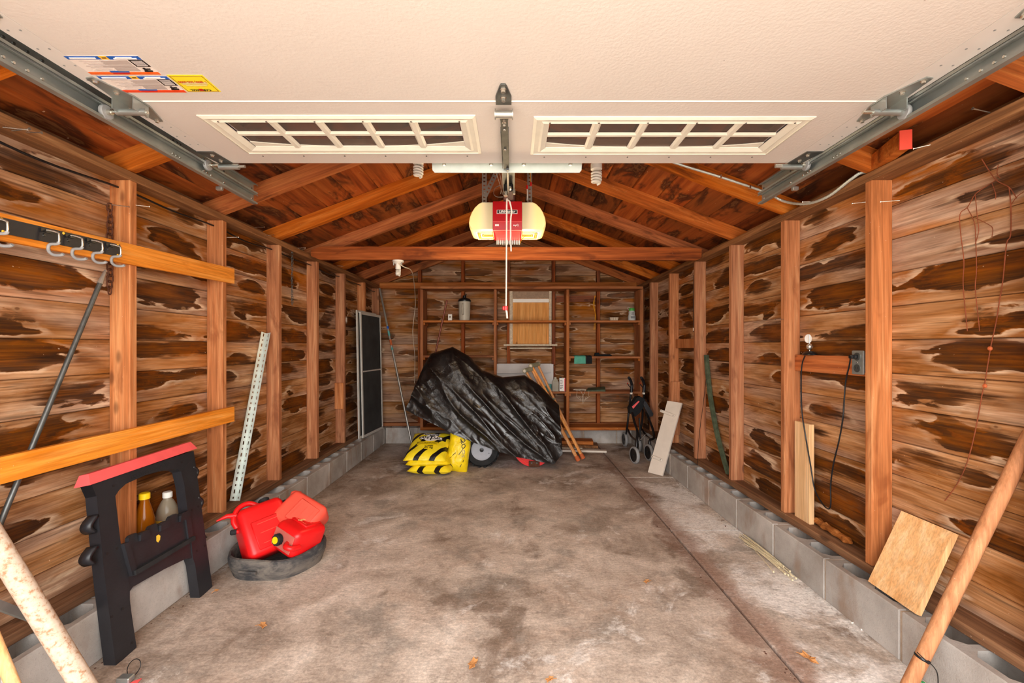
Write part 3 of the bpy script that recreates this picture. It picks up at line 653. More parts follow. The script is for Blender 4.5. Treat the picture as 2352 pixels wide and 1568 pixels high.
# ---- tracks
for s, xw, lab in ((1, -1.378, 'left'), (-1, 1.333, 'right')):
    t = thing('door_track', (xw, 1.2, 1.927), 'galvanised double door track hung along the %s side of the raised door' % lab, 'track', 'double door tracks')
    for nm, z0, z1 in (('lower_channel', 1.928, 1.979), ('upper_channel', 1.981, 2.033)):
        w = .022; th = .002; q = [(0, z0), (w, z0), (w+.004, z0+.007), (w+.002, z0+.008), (w-.002, z0+th+.001), (th, z0+th), (th, z1-th), (w-.002, z1-th-.001), (w+.002, z1-.008), (w+.004, z1-.007), (w, z1), (0, z1)]
        mb = MB(); mb.prism([(xw+s*a, -.2, z) for a, z in q], (0, 2.565, 0)); ch = mb.build(nm, M['galv'], t)
        b = MB()
        for y in (1.20, 1.225, 1.26, 1.30, 1.80, 1.82, 1.84, 1.98, 2.0, 2.03, 2.12, 2.345): b.lathe([(.0055, 0), (.004, .003)], 8, frame_M((xw+s*.0022, y, (z0+z1)/2), (0, 1, 0), (0, 0, 1), (s, 0, 0)))
        b.build('bolt_heads', M['chrome'] if nm == 'lower_channel' else M['steel'], ch)['kind'] = 'stuff'
    mb = MB(); yb = 2.17; mb.box(xw-s*.003-.0015, xw-s*.003+.0015, yb-.018, yb+.018, 1.95, zroof(xw)+.03); mb.build('hanger_strap', M['steel'], t)
    mb = MB(); mb.rbox((.03, .02, .02), .004, T(xw-s*.018, 2.12, 1.925), 1); mb.build('clamp_nut', M['silver'], t)
# ---- labels on the door
def label_sheet(name, x0, x1, y0, y1, base, label, lst):
    t = thing(name, ((x0+x1)/2, (y0+y1)/2, ZD-.0015), label, 'label')
    MB().box(x0, x1, y0, y1, ZD-.0012, ZD-.0003).build('sheet', M[base], t)
    for k_, (nm, u0, u1, v0, v1, m) in enumerate(lst): MB().box(x0+(x1-x0)*u0, x0+(x1-x0)*u1, y0+(y1-y0)*v0, y0+(y1-y0)*v1, ZD-.0016-.0001*k_, ZD-.0011).build(nm, M[m], t)
    return t
def down_text(par, s, x, y, size, m, bold=0, wide=1):
    vs, fs = text_geo(s, size, bold); MX = frame_M((x, y, ZD-.003), (-1, 0, 0), (0, 1, 0), (0, 0, -1)); mb = MB(); mb.add([(v.x*wide, v.y, 0) for v in vs], fs, MX); mb.build('lettering', M[m], par)
def warn(x0, x1, y0, y1, lab, om):
    rows = [('header_band', 0, .46, 0, .17, 'blue'), ('logo_patch', .46, .57, 0, .17, 'gold'), ('logo_mark', .485, .545, .06, .11, 'ink'), ('header_band', .57, 1, 0, .17, 'blue'), ('side_panel', .80, 1, .19, .56, 'ink'), ('footer_band', 0, 1, .86, 1, om),
            ('text_block', .40, .78, .21, .44, 'greyink'), ('text_block', .34, .78, .47, .6, 'greyink'), ('text_block', .46, .78, .62, .8, 'greyink'), ('footer_title', .33, .6, .80, .87, 'blue'), ('footer_text', .34, .58, .90, .95, 'redink')]
    for k in range(7): rows.append(('text_line', .12+.03*(k % 3), .42, .23+.085*k, .25+.085*k, 'greyink'))
    rows += [('header_text', .05, .40, .06, .11, 'whiteink'), ('header_text', .64, .95, .09, .13, 'whiteink'), ('header_text', .68, .90, .035, .065, 'whiteink')]
    for k in range(5): rows.append(('side_text', .83, .98, .23+.06*k, .245+.06*k, 'greyink'))
    rows += [('figure', .86, .89, .62, .80, 'ink'), ('figure', .90, .95, .66, .69, 'ink'), ('figure', .84, .95, .76, .80, 'ink')]
    return label_sheet('warning_label', x0, x1, y0, y1, 'paper', lab, rows)
warn(-1.268, -1.058, 1.255, 1.339, 'blue white and orange warning label nearer the doorway', 'orange')
warn(-1.262, -1.050, 1.348, 1.433, 'blue white and red-orange warning label beside the yellow label', 'redorange')
t = label_sheet('yellow_label', -1.045, -.937, 1.343, 1.431, 'lblyellow', 'bright yellow label with red phone number on the raised door', [('border', .04, .96, .04, .06, 'vine'), ('border', .04, .96, .94, .96, 'vine'), ('border', .04, .055, .04, .96, 'vine'), ('border', .945, .96, .04, .96, 'vine'), ('logo_patch', .43, .54, .80, .92, 'redink'), ('text_line', .14, .88, .43, .455, 'greyink'), ('text_line', .14, .88, .50, .525, 'greyink'), ('text_line', .2, .8, .60, .62, 'greyink')])
down_text(t, 'CAR', -.974, 1.418, .013, 'ink', .0004); down_text(t, 'WAL', -1.012, 1.418, .013, 'ink', .0004); down_text(t, '1 (800) 265-6000', -.99, 1.375, .0125, 'redink', .0003)
# ---- opener
YO = 2.85
op = thing('garage_door_opener', (-.03, 3.0, 1.85), 'red garage door opener with glowing yellowish lamp covers', 'door opener')
def oz(py): return at_y(0, py, YO).z
def ox(px): return at_y(px, 0, YO).x
a, b = ox(1132), ox(1199)
ZOB = oz(527.5)
mb = MB(); mb.prism([(a, YO, oz(462.5)), (a, YO, oz(508)), (a, YO+.004, ZOB), (a, 3.13, ZOB), (a, 3.13, oz(462.5))], (b-a, 0, 0)); hs = mb.build('housing', M['opred'], op)
MB().box(a, b, YO-.003, YO+.001, oz(509.5), oz(508)).build('trim_line', M['pinkred'], hs)
MB().box(a+.012, b-.012, YO+.03, 3.085, ZOB-.003, ZOB+.001).build('lower_cover', M['opred2'], hs)
MB().box(a-.001, b+.001, YO-.0005, YO+.012, ZOB-.004, ZOB+.0).build('trim_line', M['pinkred'], hs)
hk_ = MB().box(a+.012, b-.012, 3.135, 3.16, oz(528)-.02, oz(500)).build('heat_sink', M['steel'], op)
for k in range(14): MB().box(a+.016+k*.0122, a+.020+k*.0122, 3.125, 3.136, oz(528)-.03, oz(500)).build('fin', M['galv'], hk_)
np_ = MB().box(ox(1141), ox(1188.5), YO-.003, YO, oz(491), oz(482)).build('nameplate', M['whiteink'], op)
MB().box(ox(1142.2), ox(1187.3), YO-.0042, YO-.003, oz(490), oz(483)).build('plate_face', M['ink'], np_)
def front_text(par, s, x, z, y, size, m, bold=0, wide=1):
    vs, fs = text_geo(s, size, bold); mb = MB(); mb.add([(v.x*wide, v.y, 0) for v in vs], fs, frame_M((x, y, z), (1, 0, 0), (0, 0, 1), (0, -1, 0))); return mb.build('lettering', M[m], par)
front_text(np_, 'LiftMaster', ox(1164.5), oz(486.6), YO-.005, .021, 'whiteink', .0006, 1.22)
front_text(op, 'myQ', ox(1185), oz(517), YO-.001, .017, 'whiteink', .0004); MB().box(ox(1137), ox(1146), YO-.002, YO+.004, oz(519), oz(515)).build('badge', M['whiteink'], op)
for s in (-1, 1):
    xc0 = ox(1165.4)
    def q(px, py): return (xc0+s*(xc0-ox(px)), 0, oz(py))
    prof = [q(1132.5, 462.5), q(1107, 462.5), q(1099, 466.5), q(1090, 475), q(1083, 486), q(1078, 499), q(1076.3, 510), q(1077, 518), q(1080.5, 524.5), q(1087, 527.5), q(1132.5, 527.5)]
    c = V((xc0+s*(xc0-ox(1112)), 0, oz(497)))
    rings = [(YO+.03, 1.0, 0), (YO+.012, .985, 0), (YO+.003, .93, 0), (YO+.002, .6, 0)]
    mb = MB(); n = len(prof); vs = []
    for y, k, _ in [(3.12, .93, 0), (3.10, 1, 0)]+rings: vs += [V((c.x+(p[0]-c.x)*k, y, c.z+(p[2]-c.z)*k)) for p in prof]
    fs = [list(range(n)), list(range(5*n, 6*n))[::-1]]
    for r in range(5): fs += [(r*n+k, r*n+(k+1) % n, (r+1)*n+(k+1) % n, (r+1)*n+k) for k in range(n)]
    mb.add(vs, fs); ln = mb.build('lamp_cover', M['lens'], op, 40)
    bl_d = bpy.data.lights.new('opener_fill_light', 'POINT'); bl_d.energy = 8; bl_d.color = (1, .74, .42); bl_d.shadow_soft_size = .05; bo_ = bpy.data.objects.new('opener_fill_light', bl_d); COL.objects.link(bo_); bo_.parent = op; bo_.location = V((c.x, 2.99, ZOB-.14))-ORG[op]  # fill light added below the lamp cover to brighten the back of the garage
    x0, x1 = sorted((q(1092, 0)[0], q(1131, 0)[0])); y0, y1 = YO+.035, 3.085
    MB().box(x0, x1, y0, y1, ZOB-.002, ZOB+.001).build('vent_window', plain('vent_amber', (96,58,20), .5), ln)
    for k in range(4):
        i = .0135*k; xa = x0+(i if s < 0 else .004); xb = x1-(.004 if s < 0 else i); w_ = .006
        gm = MB(); gm.box(xa, xb, y0+i*1.8, y0+i*1.8+w_, ZOB-.006, ZOB-.002); gm.box(xa, xb, y1-i*1.8-w_, y1-i*1.8, ZOB-.006, ZOB-.002); xe = xa if s < 0 else xb-w_; gm.box(xe, xe+w_, y0+i*1.8, y1-i*1.8, ZOB-.006, ZOB-.002)
        gm.build('vent_rib', M['glow'] if k % 2 == 0 else M['gold'], ln)
# hanging straps with punched holes
def punched(p0, p1, wdir, w, n, hw=.45, hl=.5, slots=False):
    p0, p1, wd = V(p0), V(p1), V(wdir).normalized(); L = (p1-p0); mb = MB(); d = L/n
    for i in range(n):
        a = p0+d*i; k = hl*(1.0 if (not slots or i % 2) else .5); s0 = a+d*(.5-k/2); s1 = a+d*(.5+k/2); e = a+d; h = w/2; hh = w*hw/2
        def P(c, t): return c+wd*t
        vs = [P(a,-h),P(a,h),P(s0,-h),P(s0,-hh),P(s0,hh),P(s0,h),P(s1,-h),P(s1,-hh),P(s1,hh),P(s1,h),P(e,-h),P(e,h)]
        mb.add(vs, [(0,1,5,4,3,2),(2,3,7,6),(4,5,9,8),(6,7,8,9,11,10)])
    return mb
def solid(o, t):
    m = o.modifiers.new('thickness', 'SOLIDIFY'); m.thickness = t; m.offset = 0; return o
for px in (1112.5, 1216.5):
    x = at_y(px, 0, 2.95).x; solid(punched((x, 2.95, 2.10), (x, 2.95, 2.56), (1, 0, 0), .032, 18, .42, .4).build('hanging_strap', M['silver'], op), .003)
A = at_y(1113, 452, 2.955); B = at_y(1140, 396, 2.955); B = A+(B-A)*1.7
solid(punched(A, B, (.9, 0, -.4), .032, 12, .42, .4).build('brace_strap', M['silver'], op), .003)
MB().rbox((.46, .035, .035), .003, T(-.03, 2.95, 2.573), 1).build('mounting_angle', M['silver'], op)
rm = MB(); rm.prism([(-.055, YF, 2.105), (.015, YF, 2.105), (.015, YF, 2.113), (-.014, YF, 2.117), (-.014, YF, 2.15), (-.026, YF, 2.15), (-.026, YF, 2.117), (-.055, YF, 2.113)], (0, 2.9-YF, 0)); rm.build('drive_rail', M['steel'], op)
tm = MB(); tm.rbox((.055, .16, .045), .006, T(-.02, 2.60, 2.075), 1); tr_ = tm.build('trolley', M['blackm'], op)
tm = MB(); tm.lathe([(.012, 0), (.012, .006), (.007, .008), (.007, .02)], 8, frame_M((-.012, 2.515, 2.065), (1, 0, 0), (0, 0, 1), (0, -1, 0))); tm.rbox((.02, .03, .04), .004, T(-.035, 2.54, 2.05), 1); tm.rbox((.014, .02, .03), .003, T(.012, 2.53, 2.052), 1); tm.build('trolley_latch', M['chrome'], tr_)
for nm, m, pts in (('bell_wire', 'twine', [(1140, 398, 2.8), (1147, 420, 2.8), (1153, 440, 2.75), (1158, 452, 2.72)]), ('bell_wire', 'twine', [(1148, 398, 2.8), (1152, 425, 2.8), (1150, 445, 2.78)]), ('bell_wire', 'silver', [(1150, 425, 2.85), (1137, 432, 2.85), (1134, 445, 2.85), (1142, 452, 2.85), (1155, 452, 2.85)]), ('sensor_wire', 'rope', [(1210.5, 460, 2.9), (1211, 445, 2.9), (1210.5, 432, 2.9)]), ('sensor_wire', 'ycord', [(1219, 422, 2.9), (1218.5, 405, 2.9), (1217, 385, 2.9)])):
    mb = MB(); mb.tube(smooth_path([at_y(*p) for p in pts]), .0022, 6); mb.build(nm, M[m], op, 60)
for px, py in ((1210.5, 430), (1219.5, 423)):
    p = at_y(px, py, 2.9); mb = MB(); mb.tube([p-V((0, 0, .012)), p+V((0, 0, .012))], .006, 8); mb.build('wire_connector', M['red'], op, 40)
mb = MB(); mb.tube(smooth_path([at_y(1207, 541, 2.835), at_y(1200, 548, 2.83), at_y(1194, 559, 2.83)]), .002, 6); mb.build('loose_wire', M['ycord'], op, 60)
# ---- release rope with red handle
rp = thing('release_rope', tuple(at_y(1163, 730, 2.5)), 'white release rope with red plastic handle hanging from the opener', 'rope')
mb = MB(); mb.tube(smooth_path([at_y(1166, 460, 2.5), at_y(1164, 463, 2.49), at_y(1163.5, 540, 2.49), at_y(1163, 640, 2.49), at_y(1162.5, 703, 2.49)]), .0045, 8); mb.build('rope_strand', M['rope'], rp, 60)
mb = MB(); mb.tube(smooth_path([at_y(1166, 459, 2.5), at_y(1171, 464, 2.485), at_y(1175, 485, 2.485), at_y(1173, 505, 2.485), at_y(1173, 550, 2.485), at_y(1174, 577, 2.485)]), .0045, 8); mb.build('loose_end', M['rope'], rp, 60)
mb = MB(); mb.tube(smooth_path([at_y(1162.5, 712, 2.49), at_y(1164, 718, 2.49), at_y(1165, 731, 2.49)]), .0055, 8); mb.build('rope_tail', M['rope'], rp, 60)
p = at_y(1162.3, 707.5, 2.49); mb = MB(); mb.rbox((.02, .014, .026), .003, T(*p), 1); mb.rbox((.012, .012, .022), .003, T(p.x-.014, p.y, p.z), 1); mb.build('pull_handle', M['red'], rp)
# ---- compact fluorescent bulbs in keyless sockets
def cfl(p, s, label, wire=None):
    t = thing('light_bulb', p, label, 'light bulb', 'spiral fluorescent bulbs'); p = V(p)
    mb = MB(); mb.lathe([(.045, 0), (.045, -.012), (.03, -.022), (.021, -.03), (.021, -.05)], 20, T(*p)); mb.build('lamp_holder', M['white'], t, 40)
    mb = MB(); mb.lathe([(.015, -.05), (.027, -.06), (.027, -.085), (.018, -.092)], 20, Matrix.Translation(p)@Matrix.Scale(s, 4)); mb.build('ballast', M['white'], t, 40)
    pts = []
    for k in range(100): q = k/99; an = q*math.pi*2*4.2; r = .021-.006*max(0, q-.8)*5; pts.append(p+V((r*math.cos(an)*s, r*math.sin(an)*s, (-.096-.055*q)*s)))
    mb = MB(); mb.tube(pts, .0058*s, 8); mb.build('spiral_tube', M['white'], t, 60)
    return t
cfl((-.535, 2.535, zroof(-.535)-.035), 1.12, 'spiral bulb beyond the door edge left of the metal strut')
cfl((.482, 2.535, zroof(.482)-.045), 1.2, 'spiral bulb beyond the door edge right of the metal strut')
t = cfl((-.928, 3.62, 1.872), .82, 'small spiral bulb under the tie beam at the back left')
mb = MB(); mb.tube(smooth_path([(-.928, 3.6, 1.85), (-.88, 3.62, 1.82), at_y(945, 622, 3.8), at_y(951, 650, 4.6), at_y(954, 700, 5.38), at_y(948, 760, 5.40), at_y(953, 820, 5.42), at_y(952, 880, 5.44)]), .004, 6); mb.build('supply_cable', M['twine'], t, 60)
for dx in (-.02, .02): MB().box(-.928-.004+dx*1.6, -.928+.004+dx*1.6, 3.60, 3.615, 1.83, 1.86).build('pull_chain', M['silver'], t)
# ================================================================== things along the left wall
def line_board(name, m, x0, x1, ya, yb, za, zb, h, label, cat):
    P = [(x0, ya, za), (x0, yb, zb), (x0, yb, zb+h), (x0, ya, za+h)]; mb = MB(); mb.prism(P, (x1-x0, 0, 0)); return tag(mb.build(name, M[m]), label, cat)
line_board('wall_rail', 'pine', -1.64, -1.62, .72, 2.592, 1.490, 1.538, .086, 'upper orange pine rail holding the black hook strip', 'board')
line_board('wall_rail', 'pine', -1.64, -1.62, .72, 2.592, .733, .735, .086, 'lower orange pine rail above the folding sawhorse', 'board')
def railz(y): return 1.490+(y-.72)*.048/1.872
hk = thing('hook_strip', (-1.615, 1.3, railz(1.3)), 'black metal strip of grey coated hooks on the upper rail', 'hook rack')
P = [(-1.6195, .9, railz(.9)+.022), (-1.6195, 1.832, railz(1.832)+.022), (-1.6195, 1.832, railz(1.832)+.072), (-1.6195, .9, railz(.9)+.072)]
MB().prism(P, (.004, 0, 0)).build('mounting_strip', M['black'], hk)
for y in (1.792, 1.712, 1.632, 1.548, 1.39, 1.20):
    z = railz(y)+.05; x = -1.6155
    path = [(x, y-.012, z+.012), (x+.012, y-.008, z+.012), (x+.032, y, z+.006), (x+.036, y, z-.004), (x+.036, y, z-.026), (x+.03, y, z-.033), (x+.008, y, z-.034), (x-.0005, y, z-.042), (x+.0, y, z-.056), (x+.008, y, z-.066), (x+.022, y, z-.072), (x+.044, y, z-.072), (x+.052, y, z-.068)]
    mb = MB(); sp = smooth_path(path, 4); mb.tube(sp[:18], .0035, 8); ho = mb.build('hook', M['chrome'], hk, 60)
    mb = MB(); mb.tube(sp[16:], .0052, 8); mb.build('vinyl_sleeve', M['grey'], ho, 60)
    mb = MB(); mb.box(x, x+.006, y-.03, y+.005, z+.004, z+.016); mb.lathe([(.006, 0), (.004, .003)], 8, frame_M((x, y-.015, z-.006), (0, 1, 0), (0, 0, 1), (1, 0, 0))); mb.build('hook_clip', M['blackm'], ho)
b = MB(); [b.lathe([(.005, 0), (.003, .003)], 8, frame_M((-1.6155, y, railz(y)+dz), (0, 1, 0), (0, 0, 1), (1, 0, 0))) for y, dz in ((1.405, .066), (1.41, .028), (1.60, .066), (1.82, .068), (1.82, .027))]; b.build('screw_heads', M['gold'], hk)['kind'] = 'stuff'
# rod leaning behind the rails
p0, p1 = V((-1.668, 1.293, ZS)), V((-1.668, 1.822, 1.484))
rd = thing('steel_rod', p0, 'dark steel rod leaning in the bay under the hook strip', 'rod')
mb = MB(); mb.tube([p0, p0.lerp(p1, .955)], .0085, 10); mb.build('rod_shaft', M['steel'], rd, 40)
mb = MB(); mb.tube([p0.lerp(p1, .953), p0.lerp(p1, .97), p1], [.0105, .008, .004], 10); mb.build('rod_tip', M['silver'], rd, 40)
# chains
def chain(name, p, n, L, r, m, label):
    t = thing(name, p-V((0, 0, n*L*.74)), label, 'chain')
    me = None
    for a in (0, 1):
        pts = []
        for k in range(14): q = 2*math.pi*k/14; c, s = math.cos(q), math.sin(q); pts.append(V(((L*.30)*s, 0, (L*.22 if c > 0 else -L*.22)+L*.28*c)) if not a else V((0, (L*.30)*s, (L*.22 if c > 0 else -L*.22)+L*.28*c)))
        mb = MB(); mb.tube(pts+[pts[0]], r, 6, caps=False); me = [mb.mesh('chain_link', M[m], smooth=60)] if a == 0 else me+[mb.mesh('chain_link', M[m], smooth=60)]
    for i in range(n): inst('chain_link', me[i % 2], t, p+V((random.uniform(-.002, .002), 0, -i*L*.74)), (0, 0, random.uniform(-.4, .4)))
    return t
chain('rusty_chain', at_y(246, 476, 1.885)+V((.012, 0, 0)), 15, .034, .0030, 'rust', 'rusty chain hanging beside the nearest left stud')
chain('thin_chain', V((-1.66, 3.353, 1.90)), 26, .022, .0017, 'steel', 'thin dark chain hanging from the left top plate')
# cable through the studs
pts = []
for i in range(-2, 7):
    y = 1.905+.61*i; pts += [(-1.69, y+.02, 1.855), (-1.69, y+.30, 1.838 if i % 2 else 1.846)]
mb = MB(); mb.tube(smooth_path(pts, 5), .0045, 6); tag(mb.build('black_cable', M['blackm'], smooth=60), 'black cable strung through the left studs below the plate', 'cable')
bxp = at_y(797, 734, 4.40); t = thing('outlet_box', bxp, 'small pale electrical box on the left wall before the screens', 'outlet box'); MB().rbox((.03, .05, .07), .005, T(-1.655, 4.40, bxp.z), 1).build('box_body', M['silver'], t); MB().box(-1.64, -1.638, 4.385, 4.415, bxp.z-.02, bxp.z+.02).build('cover', M['white'], t)
# slotted angle
sa = thing('slotted_angle', at_z(541, 1152, ZS), 'galvanised slotted angle leaning between two left studs', 'metal angle')
b0 = V((-1.690, 2.715, ZS)); b1 = V((-1.700, 3.075, 1.262)); d = (b1-b0).normalized(); w1 = (V((1, -.45, 0))-d*V((1, -.45, 0)).dot(d)).normalized(); w2 = (V((-.45, -1, 0))-d*V((-.45, -1, 0)).dot(d)).normalized()
solid(punched(b0+w1*.019, b1+w1*.019, w1, .038, 30, .22, .62, True).build('flange', M['galvl'], sa), .0022)
solid(punched(b0+w2*.019, b1+w2*.019, w2, .038, 30, .22, .62, True).build('flange', M['galvl'], sa), .0022)
# ---- folding sawhorse
SP, SN = V((-1.455, 0, 0)), V((1, 0, .2)).normalized()
def sh(px, py, d=0): return on_plane(px, py, SP, SN)-SN*d
sw = thing('folding_sawhorse', sh(360, 1440), 'black folding sawhorse with red top leaning on the left wall', 'sawhorse')
def shp(mb, pts, d0, d1): mb.prism([sh(x, y)-SN*d0 for x, y in pts], -SN*(d1-d0)); return mb
EX = .044
shp(MB(), [(210,1111.7),(222,1139),(225,1173),(231.5,1238.5),(241,1330),(266,1529.6),(313.7,1486),(301,1400),(298.5,1378),(298.5,1356),(295.5,1325),(277,1245),(265,1139)], 0, EX).build('leg', M['black'], sw)
shp(MB(), [(447,1050),(453,1092),(487.8,1346.7),(459,1373.5),(448,1295),(443,1281),(439.7,1245),(423.4,1112.8),(416,1082)], 0, EX).build('leg', M['black'], sw)
shp(MB(), [(210,1111.7),(445,1034.7),(447,1050),(416,1082),(408,1077.5),(400.7,1077),(376.8,1079),(333.5,1091),(290,1110.6),(274,1125),(265,1139),(222,1139)], .0004, EX-.0004).build('head_beam', M['black'], sw)
shp(MB(), [(295.5,1325),(439.7,1245),(443,1281),(430,1282),(380,1306),(330,1334),(308,1346),(298.5,1360)], .004, EX-.004).build('cross_bar', M['black'], sw)
A, B = sh(203, 1110.6), sh(449.5, 1027); ax = (B-A).normalized(); upv = (V((-.2, 0, 1))-ax*V((-.2, 0, 1)).dot(ax)).normalized(); A = A-ax*.002
mb = MB(); prof = [(.008, -.006), (-.006, .034), (-.042, .034), (-.056, -.006)]
def capv(o, k): return [o+SN*a+upv*b for a, b in prof]
e0 = [A+SN*a+upv*b+ax*(.016 if b > 0 else 0) for a, b in prof]; e1 = [B+SN*a+upv*b-ax*(.018 if b > 0 else 0) for a, b in prof]
mb.add(e0+e1, [(0,1,2,3),(7,6,5,4),(0,4,5,1),(1,5,6,2),(2,6,7,3),(3,7,4,0)]); mb.build('top_cap', M['pinkred'], sw)
# tray with bit holders
mb = MB(); shp(mb, [(281,1252),(430,1181),(437.5,1240),(301,1321)], -.006, .006); tr_ = mb.build('tool_tray', M['black'], sw)
mb = MB(); shp(mb, [(277,1250),(290,1245),(309,1316),(297,1324)], -.014, .012); mb.build('tray_side', M['black'], tr_); mb = MB(); shp(mb, [(420,1186),(431,1180),(438,1240),(428,1247)], -.014, .012); mb.build('tray_side', M['black'], tr_)
mb = MB(); shp(mb, [(300,1312),(437.5,1232),(439,1241),(301,1323)], -.022, .0); mb.build('tray_lip', M['rubber'], tr_)
for k in range(6):
    u = .05+.9*k/5.6; bxx, byy = 283+u*145, 1250-u*69; up = 8 if k % 2 else 13
    mb = MB(); shp(mb, [(bxx-2, byy+9), (bxx+20, byy-1), (bxx+19, byy-up-7), (bxx+15, byy-up-9), (bxx+3, byy-up-3), (bxx-1, byy-up+3)], -.012-.01*(k % 2), .004); bh = mb.build('bit_holder', M['black'], tr_)
mb = MB(); shp(mb, [(356, 1231), (361, 1228), (365, 1231), (364, 1240), (360, 1246), (356, 1243)], -.0068, -.006); mb.build('hanging_hole', M['syrup'], tr_)
for px, py in ((260, 1116), (417, 1061), (245, 1271.5), (268, 1259), (281, 1398), (256, 1416), (441, 1171), (455, 1163), (452, 1265), (470, 1253), (303, 1476)):
    mb = MB(); mb.lathe([(.0055, 0), (.0055, .0012)], 10, frame_M(sh(px, py)+SN*.0006, ax, upv, SN)); mb.build('bolt_hole', M['ink'], sw)
for px, py, r in ((228, 1200, .03), (226, 1272, .032), (447, 1085, .022), (458, 1155, .022)):
    c = sh(px, py, .022); sgn = -1 if px < 300 else 1; mb = MB(); pts = [c+V((0, sgn*(.022*math.cos(q)-.004), -.026*math.sin(q))) for q in [k*math.pi/8-.5*math.pi*(0 if py < 1220 else .0) for k in range(9)]]
    pts = [c+V((0, sgn*.03*math.sin(k*math.pi/8*.9), .03-.06*k/8)) for k in range(9)]
    mb.add([q_ for p_ in pts for q_ in (p_+SN*.02, p_-SN*.02)], [(2*k, 2*k+1, 2*k+3, 2*k+2) for k in range(8)])
    solid(mb.build('latch_lug', M['black'], sw, 60), .010)
vs, fs = text_geo('FOLDING SAWHORSE', .021, .0004); c = sh(347, 1079.5); mb = MB(); mb.add([(v.x*1.0, v.y-(v.x*v.x)*.12, .0009) for v in vs], fs, frame_M(c, ax, upv, SN)); mb.build('lettering', M['rubber'], sw)
# ---- bottles behind the sawhorse
def bottle(name, p, prof, m, label, cap, capm, lab=None):
    t = thing(name, p, label, 'bottle'); mb = MB(); mb.lathe(prof, 24, T(*p)); bo = mb.build('bottle_body', M[m], t, 50)
    z = prof[-1][1]; mb = MB(); mb.lathe([(cap[0], z-.004), (cap[0], z+cap[1]-.003), (cap[0]-.003, z+cap[1])], 20, T(*p)); mb.build('cap', M[capm], t, 40)
    if lab: mb = MB(); mb.lathe([(lab[0], lab[1]), (lab[0], lab[2])], 24, T(*p), close=False); mb.build('paper_label', M[lab[3]], t, 50)
    return t
bottle('oil_bottle', V((-1.655, 2.0, ZS)), [(.038, 0), (.041, .01), (.041, .12), (.037, .17), (.024, .225), (.018, .245), (.018, .262)], 'oil', 'amber bottle with yellow cap behind the sawhorse', (.021, .022), 'yellow2')
bottle('clear_bottle', V((-1.66, 2.14, ZS)), [(.045, 0), (.048, .01), (.048, .13), (.042, .165), (.026, .20), (.018, .212), (.018, .222)], 'clear', 'clear bottle with white cap behind the sawhorse', (.020, .022), 'white', (.0485, .05, .12, 'syrup'))
# ---- leaning pipe, bar, handle
b0 = V((-1.328, 1.424, .0)); b1 = V((-1.328-.252*1.19, 1.424-.054*1.19, .544*1.19)); mb = MB(); mb.tube([b0+V((0, 0, .012)), b1], .029, 18); tag(mb.build('painted_pipe', M['pipe'], smooth=40), 'thick cream pipe with flaking paint leaning at the lower left', 'pipe')
e0 = at_z(112, 1433, .205); e1 = V((-1.545, 1.30, .43)); dd = (e1-e0).normalized(); n2 = V((0, 1, .35)); mb = MB()
for q in (0,): mb.prism([e0+V((0, -.003, -.016)), e0+V((0, -.003, .016)), e0+V((0, .003, .016)), e0+V((0, .003, -.016))], e1-e0)
tag(mb.build('steel_bar', M['galv']), 'flat grey steel bar behind the flaking cream pipe', 'metal bar')
mb = MB(); mb.tube([V((-1.435, 1.33, .016)), V((-1.616, 1.31, .52))], .016, 14); tag(mb.build('broomstick', M['pale'], smooth=40), 'pale wooden handle end at the lower left edge', 'broomstick')
lt = thing('metal_latch', at_z(285, 1562, 0), 'small grey metal latch with a wire loop on the floor', 'latch'); c = at_z(288, 1566, 0); MB().rbox((.045, .03, .02), .003, T(c.x, c.y, .011), 1).build('latch_body', M['galv'], lt)
mb = MB(); mb.tube([c+V((.022*math.cos(q)+.004, .03+.012*math.sin(q), .03+.022*math.sin(q))) for q in [k*2*math.pi/16 for k in range(17)]], .0015, 6, caps=False); mb.build('wire_loop', M['blackm'], lt, 60)
MB().prism([(c.x+.02, c.y-.03, .001), (c.x+.05, c.y-.02, .001), (c.x+.045, c.y+.015, .001), (c.x+.025, c.y+.0, .001)], (0, 0, .002)).build('paper_scrap', M['pinkred'], lt)
# ---- tub with three fuel cans
tc = V((-1.268, 2.405, 0)); Mt = T(*tc)@Matrix.Diagonal((1.07, .93, 1, 1))
def wob(v): a = math.atan2(v.y-tc.y, v.x-tc.x); return v+V((0, 0, .006*math.sin(3*a+1)*min(1, v.z/.05)))+V((math.cos(a), math.sin(a), 0))*.006*math.sin(5*a)
mb = MB(); mb.lathe([(.01, .012), (.185, .012), (.198, .035), (.203, .095), (.212, .106), (.222, .102), (.226, .085), (.224, .055), (.214, .030), (.204, .0), (.01, .0)], 48, Mt); mb.v = [wob(v) for v in mb.v]
tb_ = thing('rubber_tub', tc, 'dusty black rubber tub under the red fuel cans', 'tub'); mb.build('tub_shell', M['tubrub'], tb_, 50)
for q0 in (-1.75, 1.4):
    mb = MB(); mb.tube([tc+V((.243*math.cos(q0+a), .211*math.sin(q0+a), .052)) for a in [(-.2+.05*k) for k in range(9)]], .008, 8); mb.build('grip', M['tubrub'], tb_, 60)
